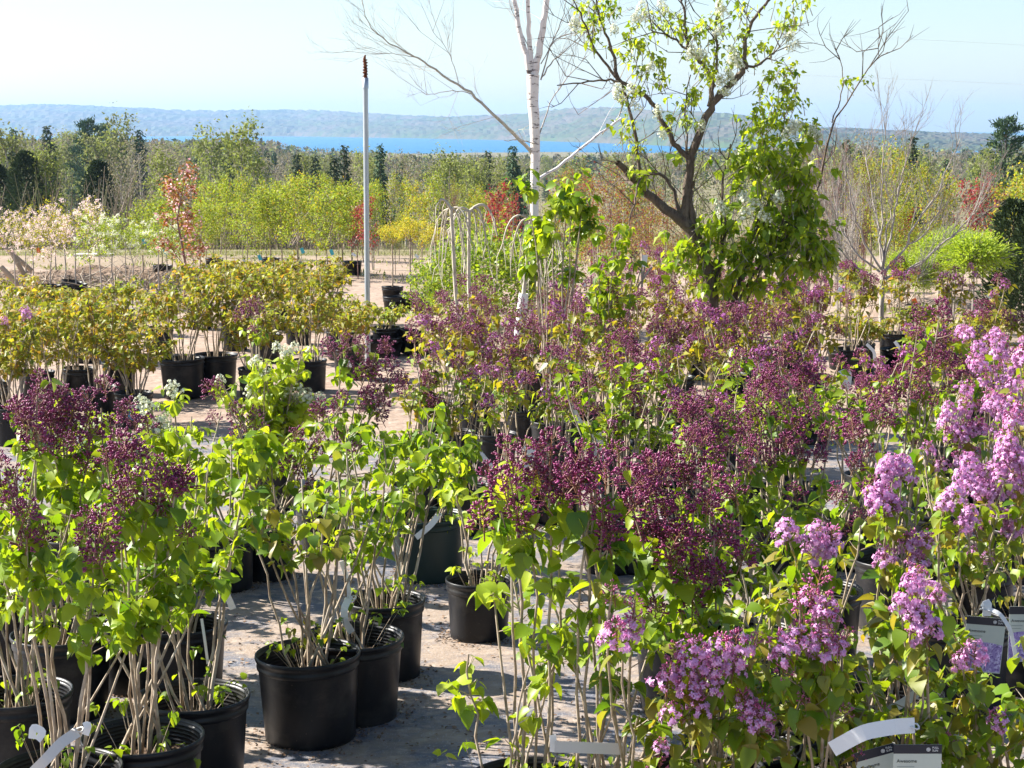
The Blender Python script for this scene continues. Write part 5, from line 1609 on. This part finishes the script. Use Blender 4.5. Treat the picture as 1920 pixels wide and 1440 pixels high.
strip([(640, 1052), (648, 1075, .02), (654, 1110), (655, 1130)], .018, 'tag_white', 'curled upper half of white label on the second central lilac', 6.95, loop=(656, 1125))
strip([(656, 1118), (645, 1140, -.06), (646, 1165, -.07), (660, 1186, -.03)], .028, 'tag_white', 'broad white strip label hanging into the second central pot', 6.95, loop=(660, 1120))
strip([(417, 1085), (424, 1112, -.02), (437, 1142)], .024, 'tag_white', 'short white strip label left of the sparse lilac', 6.4, loop=(415, 1084))
strip([(378, 1160), (384, 1200, -.02), (390, 1245)], .010, 'tag_white', 'narrow white strip label inside the ribbed pots at left', 6.3)
t_, Q, O_ = strip([(146, 1372), (115, 1392, -.03), (85, 1425, -.05), (58, 1452, -.03)], .032, 'tag_grey', 'grey handwritten strip label lying over the bottom left pot', 5.2, loop=(146, 1368))
strip([(70, 1388), (82, 1372), (62, 1362), (60, 1385)], .022, 'tag_white', 'small curled white label tied low at bottom left', 5.22)
strip([(157, 1362), (166, 1358), (160, 1378)], .022, 'tag_white', 'small white label loop beside the handwritten strip', 5.25)
strip([(822, 966), (808, 985, -.02), (780, 1008)], .030, 'tag_white', 'slanting white label across the dark green pot', 9.0, loop=(822, 965))
strip([(1040, 1400, -.02), (1100, 1402), (1176, 1405, .03)], .033, 'tag_grey', 'long pale strip label near the bottom of the dirt aisle', 5.1)
strip([(1036, 1378), (1038, 1395), (1037, 1410)], .020, 'tag_white', 'white fold of label tied to the aisle lilac stem', 5.1)
strip([(1715, 1360), (1680, 1362, -.05), (1620, 1372, -.08), (1560, 1405, -.05)], .042, 'tag_white', 'large bright white strip label bent above the picture labels', 4.78, loop=(1712, 1362))
strip([(1748, 1275), (1700, 1315, .02), (1640, 1345)], .028, 'tag_grey', 'semi-clear grey strip label behind the bright white one', 5.6)
strip([(1846, 1140), (1852, 1128), (1850, 1155)], .030, 'tag_white', 'white label knot tied to stem above the upper picture label', 6.1, loop=(1847, 1142))
strip([(1850, 1140), (1875, 1150, -.02), (1895, 1180, -.03), (1906, 1240)], .014, 'tag_white', 'thin white label curling down at right edge', 6.1)
strip([(1070, 755), (1078, 775), (1088, 795)], .035, 'tag_white', 'white label among the pale stems in the middle', 10.4)
strip([(893, 842), (905, 855), (925, 880)], .028, 'tag_white', 'white label left of the dense dark blooms', 9.6)
strip([(1118, 812), (1125, 835), (1120, 862)], .07, 'tag_white', 'broad white label behind the dense dark blooms', 10.6)
strip([(985, 835), (1000, 850), (980, 880)], .05, 'tag_white', 'crumpled white label between dark bloom heads', 9.9)
strip([(1625, 645), (1640, 660), (1640, 685)], .028, 'tag_white', 'white label at the foot of the grey tree', 15.5)
strip([(1678, 640), (1688, 655)], .03, 'tag_white', 'small white label right of the grey trunk', 15.5)
strip([(1575, 705), (1590, 698), (1585, 730)], .06, 'tag_white', 'white and blue folded label left of the bare gap', 11.2)
strip([(1210, 478), (1207, 500)], .05, 'tag_white', 'white label on the stake bundle', 17.1)
strip([(650, 678), (655, 690)], .05, 'tag_white', 'white label left of the pole foot', 15)
strip([(343, 515), (340, 525)], .06, 'tag_white', 'white label on the copper tree stem', 23.3)
for i, (x, y, c) in enumerate([(268, 448, 'tape_cyan'), (308, 468, 'tape_cyan'), (565, 465, 'tape_cyan'), (620, 468, 'tape_cyan'), (485, 478, 'tape_cyan'), (70, 465, 'tape_orange'), (167, 474, 'tape_orange'), (1713, 560, 'tape_orange'), (1690, 602, 'tape_orange')]):
    strip([(x, y), (x + 4, y + 10)], .05, c, ['cyan tape left of the copper tree', 'cyan tape on the cream-budded tree stem', 'cyan tape at middle of the green row', 'cyan tape nearest the steel pole', 'lowest cyan tape in the green row', 'orange tape on the left blossom stem', 'orange tape near the white board', 'orange tape on willow stem', 'lower orange tape on willow stem'][i], 26.5 if x < 1000 else 20.2, 'coloured tapes on stems', name='marking_tape')
for i, (x, y, Y) in enumerate([(382, 498, 27), (545, 494, 27), (587, 512, 26), (455, 486, 27), (660, 475, 26.3), (778, 478, 22.8), (808, 490, 23.8), (1850, 553, 20.4), (1866, 552, 20.5), (1510, 545, 14.8), (1572, 541, 14.8), (1094, 533, 19), (765, 517, 22.8)]):
    strip([(x, y), (x + 7, y + 5)], .035, 'tag_white', ['tiny white label lowest left in the green row', 'tiny white label mid green row', 'tiny white label right in the green row', 'tiny white label below the copper tree', 'tiny white label left of the pole', 'tiny white label on the middle yellow standard', 'tiny white label on the right yellow standard', 'left tiny label under the fullest willow', 'right tiny label under the fullest willow', 'tiny white label above the rear lilacs', 'tiny white label left of the grey trunk', 'tiny white label by the birch foot', 'tiny white knot on the middle yellow stem'][i], Y, 'tiny white labels')

def text(body, size, m, parent, loc, align='LEFT'):
    cu = bpy.data.curves.new('lettering', 'FONT')
    cu.body = body; cu.size = size; cu.extrude = .0003; cu.align_x = align
    cu.materials.append(MATS[m])
    o = bpy.data.objects.new('lettering', cu); COL.objects.link(o)
    me = bpy.data.meshes.new_from_object(o)
    bpy.data.objects.remove(o)
    o = put('lettering', me, parent)
    o.location = loc; o.rotation_euler = (pi / 2, 0, 0)
    return o
def picture_label(x0, y0, wpx, hpx, Y, label, rz=0, ry=0, letters='Awesome', full=True):
    s_ = Y / F
    w, h = wpx * s_, hpx * s_
    c = W(x0 + wpx / 2, y0 + hpx / 2, Y)
    t = root('picture_label', tuple(c), label, 'plant label', 'picture labels')
    t.rotation_euler = (0, ry, rz)
    g = Geo(); g.box((0, 0, 0), (w, .0012, h)); put('card', g.mesh('card', ['card_face'], False), t)
    g = Geo(); g.box((0, -.001, h / 2 - h * .07), (w * 1.004, .001, h * .14)); put('header_band', g.mesh('header_band', ['tag_black'], False), t)
    # picture of violet blossoms, rounded top edge
    ph = h * .55
    n = 20
    xs = np.linspace(-w / 2 * .97, w / 2 * .97, n)
    topz = -h / 2 + ph * (.93 + .07 * np.sin(np.linspace(0, pi, n)))
    V = [(x, -.0012, -h / 2 + .004) for x in xs] + [(x, -.0012, z) for x, z in zip(xs, topz)]
    g = Geo(); g.add(V, [[i, i + 1, n + i + 1, n + i] for i in range(n - 1)]); put('picture', g.mesh('picture', ['card_picture'], False), t)
    text(letters, h * .075, 'print_dark', t, (-w * .43, -.0012, h * .22))
    g = Geo()
    for q in range(2):
        g.box((-w * .24 - .01 * w * q, -.0012, h * (.155 - .05 * q)), (w * (.36 - .06 * q), .0004, h * .012))
    put('fine_print', g.mesh('fine_print', ['print_grey'], False), t)
    if full:
        text('FULL\nSUN', h * .045, 'tag_white', t, (w * .30, -.0021, h * .44))
        g = Geo(); cx = w * .22; cz = h * .425; R_ = h * .03
        a = np.arange(24) * 2 * pi / 24
        for (r0, r1) in ((0.001, R_ * .55), (R_ * .75, R_)):
            V = [(cx + r0 * cos(q), -.0021, cz + r0 * sin(q)) for q in a] + [(cx + r1 * cos(q), -.0021, cz + r1 * sin(q)) for q in a]
            g.add(V, [[i, (i + 1) % 24, 24 + (i + 1) % 24, 24 + i] for i in range(24)])
        put('sun_symbol', g.mesh('sun_symbol', ['tag_white'], False), t)
    return t
picture_label(1672, 1391, 94, 130, 4.74, 'picture label facing forward with dark header, sun symbol and violet blossoms, bottom right', full=True)
picture_label(1612, 1396, 80, 130, 4.84, 'tilted picture label half hidden behind the forward-facing one', ry=-.28)
picture_label(1806, 1154, 76, 110, 6.25, 'upper picture label with violet blossoms near the right edge', ry=.08)
picture_label(1890, 1134, 60, 110, 6.3, 'picture label cut by the right edge', ry=.0, full=False)
# blue and green label on the shrub pot at left
c_ = W(257, 772, 13.75); s_ = 13.75 / F
t = root('pot_label', tuple(c_), 'small blue and green label on the shrub pot at left', 'plant label')
for nm, z0, z1, m_ in (('label_header', 8, 14, 'card_face'), ('label_middle', -2, 8, 'label_green'), ('label_foot', -16, -2, 'label_blue')):
    g = Geo(); g.box((0, 0, (z0 + z1) / 2 * s_), (34 * s_, .002, (z1 - z0) * s_)); put(nm, g.mesh(nm, [m_], False), t)

# ------------------------------------------------------------------ air between here and the far shore
g = Geo()
g.box((0, 3850, 30), (18400, 8200, 130))
hz = bpy.data.materials.new('haze_air'); hz.use_nodes = True
n = hz.node_tree.nodes; n.clear()
out = n.new('ShaderNodeOutputMaterial'); pv = n.new('ShaderNodeVolumePrincipled')
pv.inputs['Color'].default_value = (.40, .64, .98, 1)
pv.inputs['Density'].default_value = 1.5e-4
pv.inputs['Anisotropy'].default_value = .2
hz.node_tree.links.new(pv.outputs[0], out.inputs['Volume'])
MATS['haze_air'] = hz
put('haze', g.mesh('haze', ['haze_air'], False), kind='stuff')
